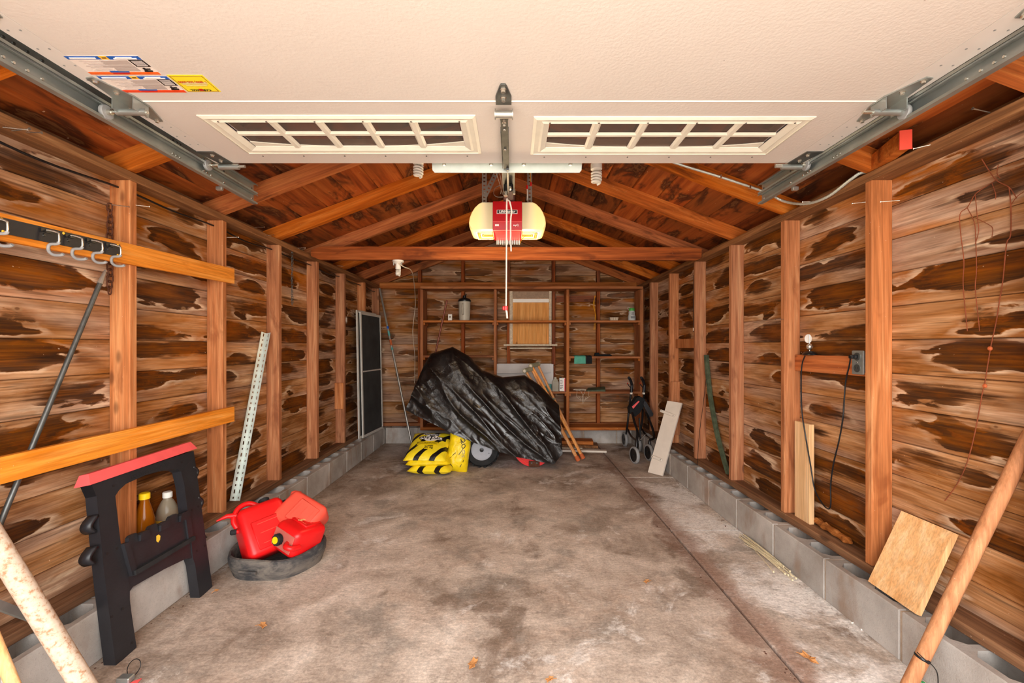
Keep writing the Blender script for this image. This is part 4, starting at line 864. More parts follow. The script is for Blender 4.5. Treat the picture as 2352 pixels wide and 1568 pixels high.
def fuel_can(label, c, zdir, f, size, m, caps, handle, nozzle=None, strip=None, dust=None):
    c = V(c); z = V(zdir).normalized(); y = -(V(f)-z*V(f).dot(z)).normalized(); x = y.cross(z); MX = Matrix(((x.x,y.x,z.x,c.x),(x.y,y.y,z.y,c.y),(x.z,y.z,z.z,c.z),(0,0,0,1)))
    t = thing('fuel_can', c-V((0, 0, size[2]/2)), label, 'fuel can', 'fuel cans in the rubber tub'); w, d, h = size
    def fn(v): k = max(0, v.z/h-.12); return V((v.x*(1-.34*k)+.0*v.z, v.y*(1-.5*k), v.z))
    mb = MB(); mb.rbox(size, min(w, d)*.2, MX, 4, fn); bo = mb.build('can_body', M[m], t, 50)
    for s in (-1, 1):
        mb = MB(); mb.rbox((w*.62, .010, h*.55), .004, MX@T(0, s*(d/2-.0015), -h*.12), 1); mb.build('side_panel', M[m], bo, 40)
        for q in (-.3, -.1, .08): MB().box(-w*.2, w*.2, d/2-.0, d/2+.0052, h*q-.0012, h*q+.0012, MX@R(0 if s > 0 else 180, 'Z')).build('embossed_line', M['salmon'], bo)
    if dust: mb = MB(); mb.rbox((w*.74, d*.55, .006), .002, MX@T(0, 0, h/2-.001), 1); mb.build('dusty_top', M['dusty'], bo)
    for (cx, cy, cz), r, tilt, disc in caps:
        MC = MX@T(cx, cy, cz)@R(tilt, 'Y'); mb = MB(); mb.lathe([(r*.9, -.02), (r*.9, .0)], 20, MC); mb.build('neck', M[m], bo, 40)
        mb = MB(); mb.lathe([(r*1.12, 0), (r*1.15, .003), (r*1.12, .022), (r*.95, .026)], 22, MC)
        for k in range(11): a = k*2*math.pi/11; mb.box(-.003, .003, r*1.1, r*1.22, .002, .021, MC@Matrix.Rotation(a, 4, 'Z'))
        co = mb.build('screw_cap', M['rubber'], t, 40)
        if disc: mb = MB(); mb.lathe([(r*.74, .025), (r*.72, .029)], 22, MC); mb.build('cap_disc', M['yellow2'], co, 40)
    mb = MB(); mb.tube([MX@V(p) for p in smooth_path(handle, 5)], .0135, 12); mb.build('handle', M[m], t, 50)
    if nozzle:
        mb = MB(); mb.tube([MX@V(p) for p in nozzle], [.016, .012, .003], 10); mb.build('spout', M[m], t, 50)
    if strip: mb = MB(); mb.prism([MX@V(p) for p in strip], y*-.002); mb.build('level_strip', M['pale'], bo)
    return t
fuel_can('large red fuel can at the left of the tub with black caps', (-1.335, 2.395, .185), (-.50, .28, .82), (.62, -.60, .50), (.25, .17, .27), 'red',
         [((.045, 0, .135), .023, 0, False), ((-.125, 0, .045), .011, -75, False)], [(.02, 0, .125), (-.03, 0, .165), (-.085, 0, .155), (-.12, 0, .105), (-.115, 0, .06)], [(-.10, 0, .125), (-.14, 0, .14), (-.19, 0, .135)])
fuel_can('faded orange-red fuel can lying on top of the other cans', (-1.175, 2.47, .225), (-.80, .20, .42), (.28, -.72, .62), (.20, .16, .235), 'salmon',
         [((0, 0, .115), .022, 0, False)], [(.05, 0, .10), (.075, 0, .135), (.095, 0, .10)])
fuel_can('red fuel can with yellow-centred cap at the front of the tub', (-1.142, 2.372, .158), (-.34, -.86, .16), (.34, .10, .93), (.185, .165, .20), 'red',
         [((.018, 0, .105), .024, 0, True)], [(-.03, 0, .09), (-.055, 0, .125), (-.085, 0, .115), (-.09, 0, .07)], None, [(-.008, -.0895, -.075), (.008, -.0895, -.06), (.012, -.0895, .03), (.0, -.0895, .015)], True)
# ---- insect screens, extension pole
def screen(p0, p1, h, lean, label, mid=True):
    p0, p1 = V(p0), V(p1); dx = (p1-p0); L = dx.length; MX = frame_M(p0, dx, None if False else (0, 0, 1), None) if False else None
    x = dx.normalized(); z = V((lean, 0, 1)).normalized(); y = z.cross(x).normalized(); MX = Matrix(((x.x,y.x,z.x,p0.x),(x.y,y.y,z.y,p0.y),(x.z,y.z,z.z,p0.z),(0,0,0,1)))
    t = thing('window_screen', (p0+p1)/2, label, 'screen', 'window screens'); w = .026; d = .007
    MB().box(.004, L-.004, -.001, .001, .004, h-.004, MX).build('mesh', M['screen'], t)
    for nm, a in (('frame_bar', (0, w, 0, h)), ('frame_bar', (L-w, L, 0, h)), ('frame_bar', (w, L-w, 0, w)), ('frame_bar', (w, L-w, h-w, h)))+((('mid_bar', (w, L-w, h*.52, h*.52+.014)),) if mid else ()):
        MB().box(a[0], a[1], -d, d, a[2], a[3], MX).build(nm, M['alu'], t)
screen((-1.600, 4.76, ZB), (-1.556, 5.345, ZB), 1.355, -.022, 'tall grey screen with white frame and middle bar against the left wall')
screen((-1.622, 4.70, ZB), (-1.590, 5.26, ZB), 1.37, -.018, 'second screen tucked behind the barred screen on the left wall', False)
b0 = at_z(951, 1030, .004); b0 = V((-1.135, 5.08, .004)); b1 = at_y(872, 662, 5.43); t = thing('extension_pole', b0, 'long silver extension pole with teal and orange bands in the back left corner', 'pole')
mb = MB(); mb.tube([b0, b1], .0125, 12); mb.build('pole_tube', M['silver'], t, 40)
for u0, u1, m in ((.60, .615, 'aqua'), (.628, .665, 'tip'), (.69, .72, 'aqua'), (.735, .75, 'blue')): mb = MB(); mb.tube([b0.lerp(b1, u0), b0.lerp(b1, u1)], .0138, 12); mb.build('band', M[m], t, 40)
# ================================================================== right wall
# armoured cable over the rafter and down to the outlet
cb = thing('armoured_cable', at_x(1990, 396, 1.56), 'silver armoured cable looping from the rafter to the right top plate', 'cable')
pts = [at_y(1480, 350, 2.50), at_y(1572, 381, 2.50), at_y(1660, 408, 2.50), at_y(1757, 441, 2.50), at_y(1800, 462, 2.49), at_x(1850, 468, 1.535), at_x(1900, 452, 1.53), at_x(1950, 415, 1.535), at_x(1975, 398, 1.55), at_x(1995, 396, 1.57)]
sp = smooth_path(pts, 14); mb = MB(); mb.tube(sp, [.0062+.0012*(k % 2) for k in range(len(sp))], 8); mb.build('armour', M['galvl'], cb, 30)
for px, py in ((1655, 406), (1722, 430)): p = at_y(px, py, 2.497); MB().rbox((.01, .02, .022), .003, T(*p), 1).build('staple', M['chrome'], cb)
t = thing('conduit', (1.60, 1.965, 1.15), 'ribbed flexible conduit running down beside the outlet', 'conduit'); pts = [V((1.612, 1.962, 1.88-.02*k)) for k in range(38)]
pts = [V((1.60 if p.z < 1.4 else 1.612, 1.963, p.z)) for p in pts]; mb = MB(); mb.tube(pts, [.007+.0012*(k % 2) for k in range(38)], 8); mb.build('armour', M['galvl'], t, 30)
ob = thing('outlet', (1.575, 2.005, 1.05), 'grey metal outlet with a black plug on the right wall', 'outlet')
MB().rbox((.036, .055, .09), .004, T(1.582, 2.003, 1.099), 1).build('outlet_box', M['galv'], ob); cvr = MB(); cvr.rbox((.008, .068, .108), .004, T(1.562, 2.004, 1.099), 2); cv = cvr.build('cover_plate', M['galv'], ob)
for dz in (.026, -.026):
    mb = MB(); mb.lathe([(.018, 0), (.018, .003)], 20, frame_M((1.5585, 2.004, 1.099+dz), (0, 1, 0), (0, 0, 1), (-1, 0, 0))); so = mb.build('socket', M['steel'], cv)
    if dz < 0: mb = MB(); [mb.box(1.5548, 1.5556, 2.004+a-.0012, 2.004+a+.0012, 1.099+dz-.003, 1.099+dz+.007) for a in (-.006, .006)]; mb.build('slot', M['ink'], cv)
mb = MB(); mb.lathe([(.003, 0), (.002, .002)], 8, frame_M((1.5575, 2.004, 1.099), (0, 1, 0), (0, 0, 1), (-1, 0, 0))); mb.build('screw', M['chrome'], cv)
cd = thing('power_cord', at_x(1905, 1168, 1.575), 'thin black cord looping from the outlet plug', 'cord')
MB().rbox((.03, .022, .018), .004, T(1.541, 2.006, 1.125), 2).build('plug', M['blackm'], cd, 40)
px = [(1955,828),(1951,838),(1942,880),(1936,960),(1927,1012),(1915,1062),(1908,1112),(1908,1158),(1901,1168),(1886,1152),(1871,1122),(1862,1070),(1850,1000),(1842,945),(1840,880),(1842,838),(1849,817)]
mb = MB(); q = [at_x(a, b, 1.545 if i < 2 else 1.572) for i, (a, b) in enumerate(px)]; q[0] = V((1.53, 2.006, 1.125)); mb.tube(smooth_path(q, 5), .0033, 6); mb.build('cord_strand', M['blackm'], cd, 60)
ga = thing('disc_sensor', at_x(1868, 815, 1.6)*1, 'small white disc on a silver ball above the right blocking', 'sensor'); c = V((1.612, 2.40, 1.1255))
mb = MB(); mb.lathe([(.05, 0), (.047, .008), (.03, .018), (.004, .022)], 20, T(c.x-.004, c.y, c.z)@Matrix.Diagonal((.5, 1, 1, 1))); mb.build('base', M['blackm'], ga, 50)
mb = MB(); mb.lathe([(.003, -.017), (.012, -.012), (.017, 0), (.012, .012), (.003, .017)], 16, T(c.x-.004, c.y, c.z+.045)); mb.tube([(c.x-.004, c.y, c.z+.02), (c.x-.004, c.y, c.z+.11)], .002, 6); mb.build('ball_joint', M['chrome'], ga, 60)
mb = MB(); mb.lathe([(.024, -.002), (.024, .002)], 24, frame_M((c.x-.006, c.y+.008, c.z+.088), (1, .3, 0), (0, 0, 1))); mb.build('disc', M['white'], ga, 40)
# black tube hanging
t = thing('black_tube', (1.60, 3.90, 1.27), 'black tube hanging on the right wall beside a stud', 'tube'); mb = MB(); mb.tube([(1.605, 3.90, 1.80), (1.603, 3.90, 1.30)], .012, 10); mb.build('tube_body', M['black'], t, 40); mb = MB(); mb.tube([(1.603, 3.90, 1.335), (1.603, 3.90, 1.31)], .0135, 10); mb.build('white_band', M['white'], t, 40)
mb = MB(); mb.tube(smooth_path([(1.605, 3.9, 1.80), (1.60, 3.89, 1.83), (1.61, 3.89, 1.85), (1.625, 3.89, 1.84)]), .002, 6); mb.build('hanger', M['chrome'], t, 60)
# green steel post bent in the bay
px = [(1622, 815), (1625, 850), (1630, 900), (1638, 950), (1648, 1000), (1660, 1045), (1673, 1088)]
yz = [3.70, 3.67, 3.62, 3.545, 3.46, 3.36, 3.255]; q = [at_y(a, b, y) for (a, b), y in zip(px, yz)]; q = smooth_path(q, 4)
def sweep(q, prof, A, B):                       # prof: list of (a, b) offsets along A and B
    mb = MB(); n = len(prof); vs = []
    for p in q: vs += [p+A*a+B*b for a, b in prof]
    fs = [list(range(n)), list(range((len(q)-1)*n, len(q)*n))[::-1]]
    for i in range(len(q)-1): fs += [(i*n+k, i*n+(k+1) % n, (i+1)*n+(k+1) % n, (i+1)*n+k) for k in range(n)]
    return mb.add(vs, fs)
A_, B_ = V((.25, -.97, 0)), V((-.97, -.25, 0))
tag(sweep(q, [(-.026, -.004), (-.026, .001), (-.012, .003), (-.010, .016), (.010, .016), (.012, .003), (.026, .001), (.026, -.004), (.007, -.004), (.006, .012), (-.006, .012), (-.007, -.004)], A_, B_).build('steel_post', M['green']), 'bent green steel post leaning between two right studs', 'post')
# boards
def quad_board(name, m, pts, n, th, label, cat): mb = MB(); mb.prism(pts, V(n).normalized()*th); return tag(mb.build(name, M[m]), label, cat)
tag(MB().rbox((.026, .125, .53), .002, T(1.588, 2.413, ZS+.265), 1).build('board_offcut', M['pale']), 'narrow pale board standing on the sole plate under the cord', 'board')
P = [V((1.495, 1.842, ZB)), V((1.487, 1.615, ZB)), V((1.625, 1.617, .486)), V((1.625, 1.832, .486))]; nn = (P[1]-P[0]).cross(P[3]-P[0]).normalized(); nn = nn if nn.x < 0 else -nn
mb = MB(); mb.prism([p+nn*.02 for p in P], -nn*.022); pk = tag(mb.build('plank_offcut', lumber('plank_offcut_wood', 2, (224,168,112), (236,186,132), (242,202,154), (200,146,92), stain=.45)), 'square pale plank offcut leaning at the foot of the right wall', 'plank')
# bark piece
q0, q1 = V((1.615, 2.40, ZS+.018)), V((1.598, 2.10, ZS+.016)); mb = MB(); q = []
for k in range(13):
    u = k/12; q.append(q0.lerp(q1, u)+V((.006*math.sin(9*u), 0, .012*math.sin(3.1*u)+.003*math.sin(14*u))))
mb.tube(q, [.008]+[.019-.004*math.sin(2.2*k) for k in range(1, 12)]+[.010], 10); mb.v = [V((v.x, v.y, ZS+.002+(v.z-ZS-.002)*.8)) for v in mb.v]
mb.v = [v+mnoise.noise_vector(v*60)*.005 for v in mb.v]; tag(mb.build('bark_shard', lumber('bark_wood', 1, (112,64,30), (150,92,50), (176,120,74), (76,42,20), stain=.6)), 'orange-brown shard of wood lying on the right sole plate', 'wood shard')
# pole leaning at the lower right
pl = thing('wooden_pole', (1.29, 1.466, 0), 'long round wooden pole leaning at the lower right corner', 'pole'); a, b = V((1.290, 1.466, .012)), V((1.290+.31*1.06, 1.466-.078*1.06, .85*1.06)); mb = MB(); mb.tube([a, b], .0205, 18); mb.build('shaft', M['pole'], pl, 40)
c = a.lerp(b, .16); ax_ = (b-a).normalized(); mb = MB(); mb.lathe([(.0212, -.004), (.0222, 0), (.0212, .004)], 18, frame_M(c, (1, 0, -.36), (0, 1, 0), ax_), close=False); tie = mb.build('cable_tie', M['blackm'], pl)
mb = MB(); mb.tube(smooth_path([c+V((-.035, -.02, .03)), c+V((-.012, -.022, .008)), c+V((.008, -.026, -.008)), c+V((.03, -.02, -.04)), c+V((.042, -.01, -.10))]), .0016, 6); mb.build('tie_tail', M['blackm'], tie, 60); mb = MB(); mb.rbox((.008, .006, .01), .001, T(c.x-.002, c.y-.023, c.z), 1); mb.build('tie_head', M['blackm'], tie)
# red scrap block on the top plate
rb = thing('timber_offcut', (1.59, 2.1, ZP1), 'short timber offcut with a red painted end on the right plate', 'offcut'); A1 = at_y(2006, 336, 1.90); 
mb = MB(); mb.prism([(1.540, 1.902, ZP1+.002), (1.481, 1.70, ZP1+.002), (1.519, 1.69, ZP1+.002), (1.578, 1.902, ZP1+.002)], (0, 0, .064)); mb.build('timber', M['rafter'], rb)
mb = MB(); mb.prism([(1.4808, 1.6985, ZP1-.004), (1.519, 1.688, ZP1-.004), (1.5188, 1.685, ZP1-.004), (1.4806, 1.6955, ZP1-.004)], (0, 0, .074)); mb.build('red_end', M['salmon'], rb)
# vines on the siding
vn = thing('dried_vine', at_x(2200, 1112, 1.62), 'dried brown vine climbing the bare boards at the far right', 'vine')
VX = 1.622
for r, pts in ((.0028, [(2318,430),(2322,480),(2321,540),(2312,560),(2304,640),(2296,690),(2288,740),(2275,800),(2262,880),(2256,905),(2240,990),(2222,1060),(2198,1112),(2170,1150)]), (.0024, [(2255,365),(2272,392),(2290,415),(2318,430),(2335,455)]), (.0024, [(2290,412),(2262,430),(2240,446),(2222,476),(2205,492),(2207,540),(2214,600),(2212,650),(2218,720),(2222,760)]), (.0022, [(2222,478),(2238,510),(2241,550),(2243,620),(2240,660),(2246,720),(2250,760)]), (.002, [(2240,448),(2245,500),(2248,530),(2240,560)]), (.002, [(2293,378),(2290,398),(2297,408)]), (.0018, [(2278,420),(2287,445),(2286,458)]), (.0018, [(2240,500),(2270,515),(2280,525),(2278,545)]), (.0018, [(2322,470),(2335,452),(2352,440)])):
    mb = MB(); mb.tube(smooth_path([at_x(a, b, VX+random.uniform(-.003, .003)) for a, b in pts], 4), r*.6, 5); mb.build('stem', M['vine'], vn, 60)
for px, py in ((2274, 800), (2262, 886)): p = at_x(px, py, VX-.004); mb = MB(); mb.rbox((.01, .014, .014), .004, T(*p), 1); mb.build('dried_leaf', M['tip'], vn)
# thin stems on boards further back
mb = MB(); mb.tube(smooth_path([at_x(1600, 1090, 1.53), at_x(1606, 1000, 1.53), at_x(1615, 930, 1.53), at_x(1622, 870, 1.54)]), .002, 5); tag(mb.build('thin_rod', M['blackm'], smooth=60), 'thin dark rod leaning in front of the fourth right stud', 'rod')
# straw on the floor
st = thing('straw_bundle', (1.37, 2.5, 0), 'bundle of pale dry stalks on the floor along the right blocks', 'straw')
for k in range(16):
    a = at_z(1700+random.uniform(-6, 30), 1228+random.uniform(0, 22), .008); b = at_z(1800+random.uniform(-25, 40), 1305+random.uniform(-18, 26), .008); a.x = min(a.x, 1.425); b.x = min(b.x, 1.425); a.z = random.uniform(.004, .02); b.z = random.uniform(.004, .02)
    mb = MB(); mb.tube(smooth_path([a, a.lerp(b, .5)+V((random.uniform(-.01, .006), 0, .006)), b]), .0022, 5); s_ = mb.build('stalk', M['straw'], st, 60)
    mb = MB(); mb.lathe([(.0045, -.004), (.005, 0), (.0035, .005)], 7, T(*b)); mb.build('seed_head', M['straw'], s_, 60)
p = [at_z(1955, 1432, .004), at_z(1968, 1428, .03), at_z(1976, 1440, .004)]; mb = MB(); mb.tube([at_z(1956, 1430, .004), at_z(1972, 1427, .004), at_z(1979, 1446, .004)], .003, 6); tag(mb.build('bent_clip', M['white']), 'bent white plastic clip on the floor by the right blocks', 'clip')
c = at_z(2113, 1562, .006); mb = MB(); mb.rbox((.012, .03, .006), .002, T(c.x, c.y, .004), 1); t = tag(mb.build('candy_wrapper', M['white']), 'tiny red white and green scrap beside the wooden pole', 'scrap'); MB().box(c.x-.006, c.x+.006, c.y+.006, c.y+.014, .0072, .0082).build('red_patch', M['red'], t); MB().box(c.x-.006, c.x+.006, c.y-.014, c.y-.006, .0072, .0082).build('green_patch', plain('green_print', (40,150,80)), t)
# leaves on the floor
def leaf(px, py, r, rot, label):
    c = at_z(px, py, .004); mb = MB(); n = 14; vs = [V((0, 0, .006))]
    for k in range(n):
        a = 2*math.pi*k/n; q = r*(.62+.38*(k % 2))*(1+.25*math.sin(2*a+rot)); vs.append(V((q*math.cos(a), q*.8*math.sin(a), .006+.35*r*abs(math.sin(1.5*a+rot)))))
    mb.add(vs, [(0, 1+k, 1+(k+1) % n) for k in range(n)], T(c.x, c.y, 0)@Matrix.Rotation(rot, 4, 'Z')); t = thing('dry_leaf', (c.x, c.y, 0), label, 'leaf', 'dry leaves on the floor'); lb = solid(mb.build('blade', M['leaf'], t), .0012)
    mb = MB(); mb.tube(smooth_path([V((c.x, c.y, .006)), V((c.x+r*.8*math.cos(rot), c.y+r*.8*math.sin(rot), .008)), V((c.x+r*1.7*math.cos(rot), c.y+r*1.7*math.sin(rot+.2), .003))]), .0012, 5); mb.build('stem', M['leaf'], t, 60)
leaf(1485, 1337, .018, .4, 'dry leaf alone on the middle of the floor right of centre')
leaf(1858, 1514, .030, 2.0, 'brown leaf on the whitened slab near the wooden pole')
leaf(1086, 1527, .026, 1.2, 'curled tan leaf on the floor at the bottom centre')
leaf(604, 1438, .022, 2.8, 'dark crumpled leaf on the floor in front of the rubber tub')
leaf(497, 1357, .012, 4.0, 'tiny pale leaf beside the right foot of the sawhorse')
leaf(1262, 1562, .016, .2, 'faint pinkish leaf at the very bottom of the floor')
# white board with two handles
q0, q1 = at_z(1488, 1084, .003), at_z(1521, 1092.5, .003); q2, q3 = at_x(1566, 925, 1.535), at_x(1533, 920, 1.515)
nn = (q1-q0).cross(q3-q0).normalized(); nn = nn if nn.y < 0 else -nn; q2 = on_plane(1566, 925, q0, nn)
wbd = thing('painted_board', (q0+q1)/2, 'off-white board with two wooden cleats leaning by the walker', 'board'); MB().prism([q0, q1, q2, q3], -nn*.016).build('panel', M['bone'], wbd)
for (x0, y0), (x1, y1) in (((1518, 943.5), (1551, 956)), ((1498, 1048), (1522, 1057.5))):
    a, b = on_plane(x0, y0, q0, nn), on_plane(x1, y1, q0, nn); L = (b-a).length; MX = frame_M((a+b)/2+nn*.008, b-a, None, nn) if False else None
    x = (b-a).normalized(); y = nn.cross(x); MX = Matrix(((x.x,y.x,nn.x,0),(x.y,y.y,nn.y,0),(x.z,y.z,nn.z,0),(0,0,0,1))); c = (a+b)/2+nn*.009; MX = Matrix.Translation(c)@MX
    mb = MB(); mb.rbox((L, .026, .017), .004, MX, 1); co = mb.build('cleat', M['bone'], wbd); mb = MB(); [mb.lathe([(.004, 0), (.003, .002)], 8, MX@T(s*(L/2-.015), 0, .0085)) for s in (-1, 1)]; mb.build('screws', M['steel'], co)['kind'] = 'stuff'
# ---- walker
wk = thing('rollator_walker', (1.38, 4.85, 0), 'black folded wheeled walker with grey tyres in the back right corner', 'walker')
def wheel(c, r, label='wheel', yaw=0):
    MX = T(*c)@R(yaw, 'Z')@R(90, 'Y'); mb = MB(); mb.lathe([(r-.018, -.014), (r-.004, -.014), (r, -.008), (r, .008), (r-.004, .014), (r-.018, .014)], 28, MX, close=False); wo = mb.build('wheel', M['grey'], wk, 40)
    mb = MB(); mb.lathe([(.012, -.017), (.012, -.008), (r-.03, -.006), (r-.017, -.012), (r-.017, .012), (r-.03, .006), (.012, .008), (.012, .017)], 24, MX); mb.build('hub', M['blackm'], wo, 40)
def tubew(name, pts, r=.0115, m='blackm', par=None, n=10): mb = MB(); mb.tube(smooth_path(pts, 5), r, n); return mb.build(name, M[m], par or wk, 60)
W1, W2, W3, W4 = V((1.228, 4.45, .085)), V((1.405, 4.56, .085)), V((1.325, 5.22, .082)), V((1.408, 4.95, .082))
wheel(W1, .085, yaw=13); wheel(W2, .085, yaw=10); wheel(W3, .082, yaw=3); wheel(W4, .082)
f1 = tubew('front_leg', [W1+V((.02, 0, .03)), W1+V((.022, .01, .12)), at_y(1464, 1000, 4.50), at_y(1463, 986, 4.56), at_y(1458, 972, 4.66), at_y(1452, 948, 4.8)], .0125)
f2 = tubew('front_leg', [W2+V((.01, 0, .03)), W2+V((.012, .01, .12)), at_y(1502, 1005, 4.62), at_y(1499, 985, 4.68), at_y(1493, 968, 4.76), at_y(1484, 945, 4.88)], .0125)
tubew('rear_post', [W3+V((.012, 0, .05)), at_y(1440, 984, 5.1), at_y(1445, 940, 5.08), at_y(1449, 905, 5.06), at_y(1452, 885, 5.05)]); tubew('rear_post', [W4+V((-.01, 0, .05)), at_y(1474, 975, 5.02), at_y(1477, 930, 5.1), at_y(1480, 900, 5.08), at_y(1481, 885, 5.08)])
tubew('brace', [at_y(1442, 986, 5.05), at_y(1450, 1002, 4.9), at_y(1465, 1014, 4.62)]); tubew('brace', [at_y(1474, 985, 5.05), at_y(1484, 1000, 4.9), at_y(1498, 1012, 4.7)]); tubew('brace', [at_y(1471, 1010, 4.7), at_y(1482, 998, 4.72)], .006, 'silver')
tubew('fold_strut', [at_y(1468, 960, 4.75), at_y(1470, 985, 4.75), at_y(1471, 1012, 4.75)], .009)
for px, y in ((1449.5, 5.05), (1478, 5.08)):
    a, b = at_y(px+4, 892, y), at_y(px-3, 868, y-.05); h = tubew('handle_post', [at_y(px+.5, 900, y), at_y(px+2, 884, y)], .017, 'black'); tubew('grip', [at_y(px+2, 884, y), at_y(px-1, 874, y-.03), at_y(px-5, 867, y-.09)], .016, 'black', h); tubew('brake_lever', [at_y(px, 892, y), at_y(px-6, 884, y-.04), at_y(px-8, 880, y-.08)], .005, 'black', h)
    p = at_y(px-8, 880, y-.085); mb = MB(); mb.lathe([(.002, -.007), (.007, 0), (.002, .007)], 10, T(*p)); mb.build('brake_knob', M['red'], h, 60)
    MB().box(at_y(px, 0, y).x-.013, at_y(px, 0, y).x+.013, y-.013, y+.013, at_y(px, 905, y).z, at_y(px, 901, y).z).build('collar', M['bone'], h)
bp = [(1446,938),(1463,912.5),(1473,911),(1482,917),(1483,926),(1470,948),(1459,957),(1448,950)]; mb = MB(); mb.prism([at_y(a, b, 4.82) for a, b in bp], (0, .10, 0)); bg_ = mb.build('seat_bag', M['darkcloth'], wk)
mb = MB(); mb.prism([at_y(a, b, 4.80) for a, b in ((1479,921),(1484,922),(1501,950),(1499,956),(1492,957),(1478,930))], (0, .12, 0)); mb.build('seat_flap', M['black'], wk)
mb = MB(); mb.prism([at_y(a, b, 4.817) for a, b in ((1451.5,933.5),(1467,920),(1469,922),(1454.5,938.5))], (0, .002, 0)); mb.build('red_patch', M['pinkred'], bg_)
# ================================================================== back of the garage
YS0, YS1 = 5.20, 5.452
sv = thing('shelving_unit', (.22, 5.33, ZB), 'built-in open wooden shelving filling the back wall', 'shelving')
def sx(px): return at_y(px, 0, YS0).x
def sz(py): return at_y(0, py, YS0).z
UP = [sx(965), sx(1134), sx(1301), 1.502]; TH = .034
for x in UP: MB().rbox((TH, YS1-YS0, sz(664)-.225), .002, T(x+TH/2, (YS0+YS1)/2, (sz(664)+.225)/2), 1).build('upright', M['shelfv'], sv)
MB().rbox((UP[3]+TH-UP[0], YS1-YS0, .028), .002, T((UP[0]+UP[3]+TH)/2, (YS0+YS1)/2, sz(660)), 1).build('top_board', M['shelf'], sv)
MB().rbox((UP[3]+TH-UP[0], YS1-YS0, .034), .002, T((UP[0]+UP[3]+TH)/2, (YS0+YS1)/2, .208), 1).build('bottom_board', M['shelf'], sv)
def shelfb(i, py, th=.024):
    z = sz(py); MB().rbox((UP[i+1]-UP[i]-TH, YS1-YS0-.004, th), .002, T((UP[i]+UP[i+1]+TH)/2, (YS0+YS1)/2, z-th/2), 1).build('shelf_board', M['shelf'], sv)
    for x, s in ((UP[i]+TH, 1), (UP[i+1], -1)): MB().rbox((.018, .22, .03), .002, T(x+s*.009, (YS0+YS1)/2, z-th-.016), 1).build('cleat', M['shelfv'], sv)
    return z
for i in range(3): zA = shelfb(i, 735.5)
shelfb(0, 816); zB = shelfb(2, 818); zC = shelfb(1, 899); shelfb(2, 899); shelfb(0, 899)
# items on the shelves
def ph(px, py, y): return at_y(px, py, y)
p = V((ph(1067, 0, 5.3).x, 5.30, zA+.001)); t = thing('drink_jug', p, 'tall cloudy plastic jug with black lid on the top shelf', 'jug')
mb = MB(); mb.lathe([(.058, 0), (.064, .006), (.068, .1), (.072, .22), (.074, .235)], 28, T(*p)); mb.build('jug_body', M['jug'], t, 40)
mb = MB(); mb.lathe([(.077, .226), (.077, .242), (.06, .262), (.022, .272), (.02, .30), (.006, .303)], 28, T(*p)); lid = mb.build('lid', M['blackm'], t, 40); mb = MB(); mb.tube(smooth_path([p+V((.0, 0, .27)), p+V((.012, 0, .30)), p+V((.022, 0, .318))]), .007, 8); mb.build('spout', M['blackm'], lid, 40)
mb = MB(); mb.tube(smooth_path([p+V((-.012, -.068, .19)), p+V((-.012, -.10, .185)), p+V((-.012, -.10, .09)), p+V((-.012, -.066, .07))]), .008, 8); mb.build('jug_handle', M['jug'], t, 60)
p = V((ph(1034, 0, 5.27).x, 5.27, zA+.001)); t = thing('small_box', p, 'small white box beside the jug on the top shelf', 'box'); MB().rbox((.048, .03, .075), .004, T(p.x, p.y, p.z+.038), 1).build('box_body', M['white'], t); MB().box(p.x-.012, p.x+.012, p.y-.0165, p.y-.0152, p.z+.03, p.z+.055).build('dial', M['greybot'], t); MB().box(p.x-.004, p.x+.004, p.y-.0175, p.y-.0165, p.z+.04, p.z+.048).build('dial_mark', M['ink'], t)
a, b = ph(1001, 806, 5.16), ph(1027, 689, 5.165); b = a+(b-a); mb = MB(); mb.tube([a+(a-b)*.5, b], .0105, 10); tag(mb.build('brown_tube', M['copper'], smooth=40), 'brown metal tube leaning across the left shelf bay', 'tube')
p = V((ph(1451, 0, 5.28).x, 5.28, zA+.001)); t = thing('spray_jar', p, 'white jar with green cap at the right end of the top shelf', 'jar'); mb = MB(); mb.lathe([(.040, 0), (.044, .006), (.045, .05), (.036, .075), (.038, .10), (.030, .118)], 24, T(*p)); mb.build('jar_body', plain('jar_plastic', (196,200,200), .4), t, 40)
mb = MB(); mb.lathe([(.033, .116), (.033, .142), (.026, .15)], 22, T(*p)); cp = mb.build('cap', plain('green_cap', (70,170,70), .45), t, 40); mb = MB(); mb.tube([p+V((-.036+.014*math.cos(q), 0, .145+.014*math.sin(q))) for q in [k*math.pi/6 for k in range(13)]], .004, 6, caps=False); mb.build('cap_loop', M['jug'], cp, 60)
for dz, w in ((.085, .03), (.07, .036), (.045, .05), (.035, .05), (.025, .045)): MB().box(p.x-w/2, p.x+w/2, p.y-.0475, p.y-.0455, p.z+dz, p.z+dz+.005).build('print', M['ink'], t)
p = V((ph(1409, 0, 5.26).x, 5.26, zA+.001)); t = thing('wicker_tray', p, 'tiny pale woven tray on the right top shelf', 'tray'); mb = MB(); mb.add([(-.042, -.03, 0), (.042, -.03, 0), (.042, .03, 0), (-.042, .03, 0), (-.05, -.035, .036), (.05, -.035, .036), (.05, .035, .036), (-.05, .035, .036)], [(0,1,2,3),(0,1,5,4),(1,2,6,5),(2,3,7,6),(3,0,4,7)], T(*p)); solid(mb.build('tray_body', M['twine'], t), .003)
for k in range(5): MB().box(p.x-.045+.02*k-.001, p.x-.045+.02*k+.001, p.y-.037, p.y-.0345, p.z+.004, p.z+.034).build('weave_rib', M['card'], t)
t = thing('hanging_twine', ph(1365, 757, 5.35), 'yellow twine hanging in the right shelf bay', 'twine')
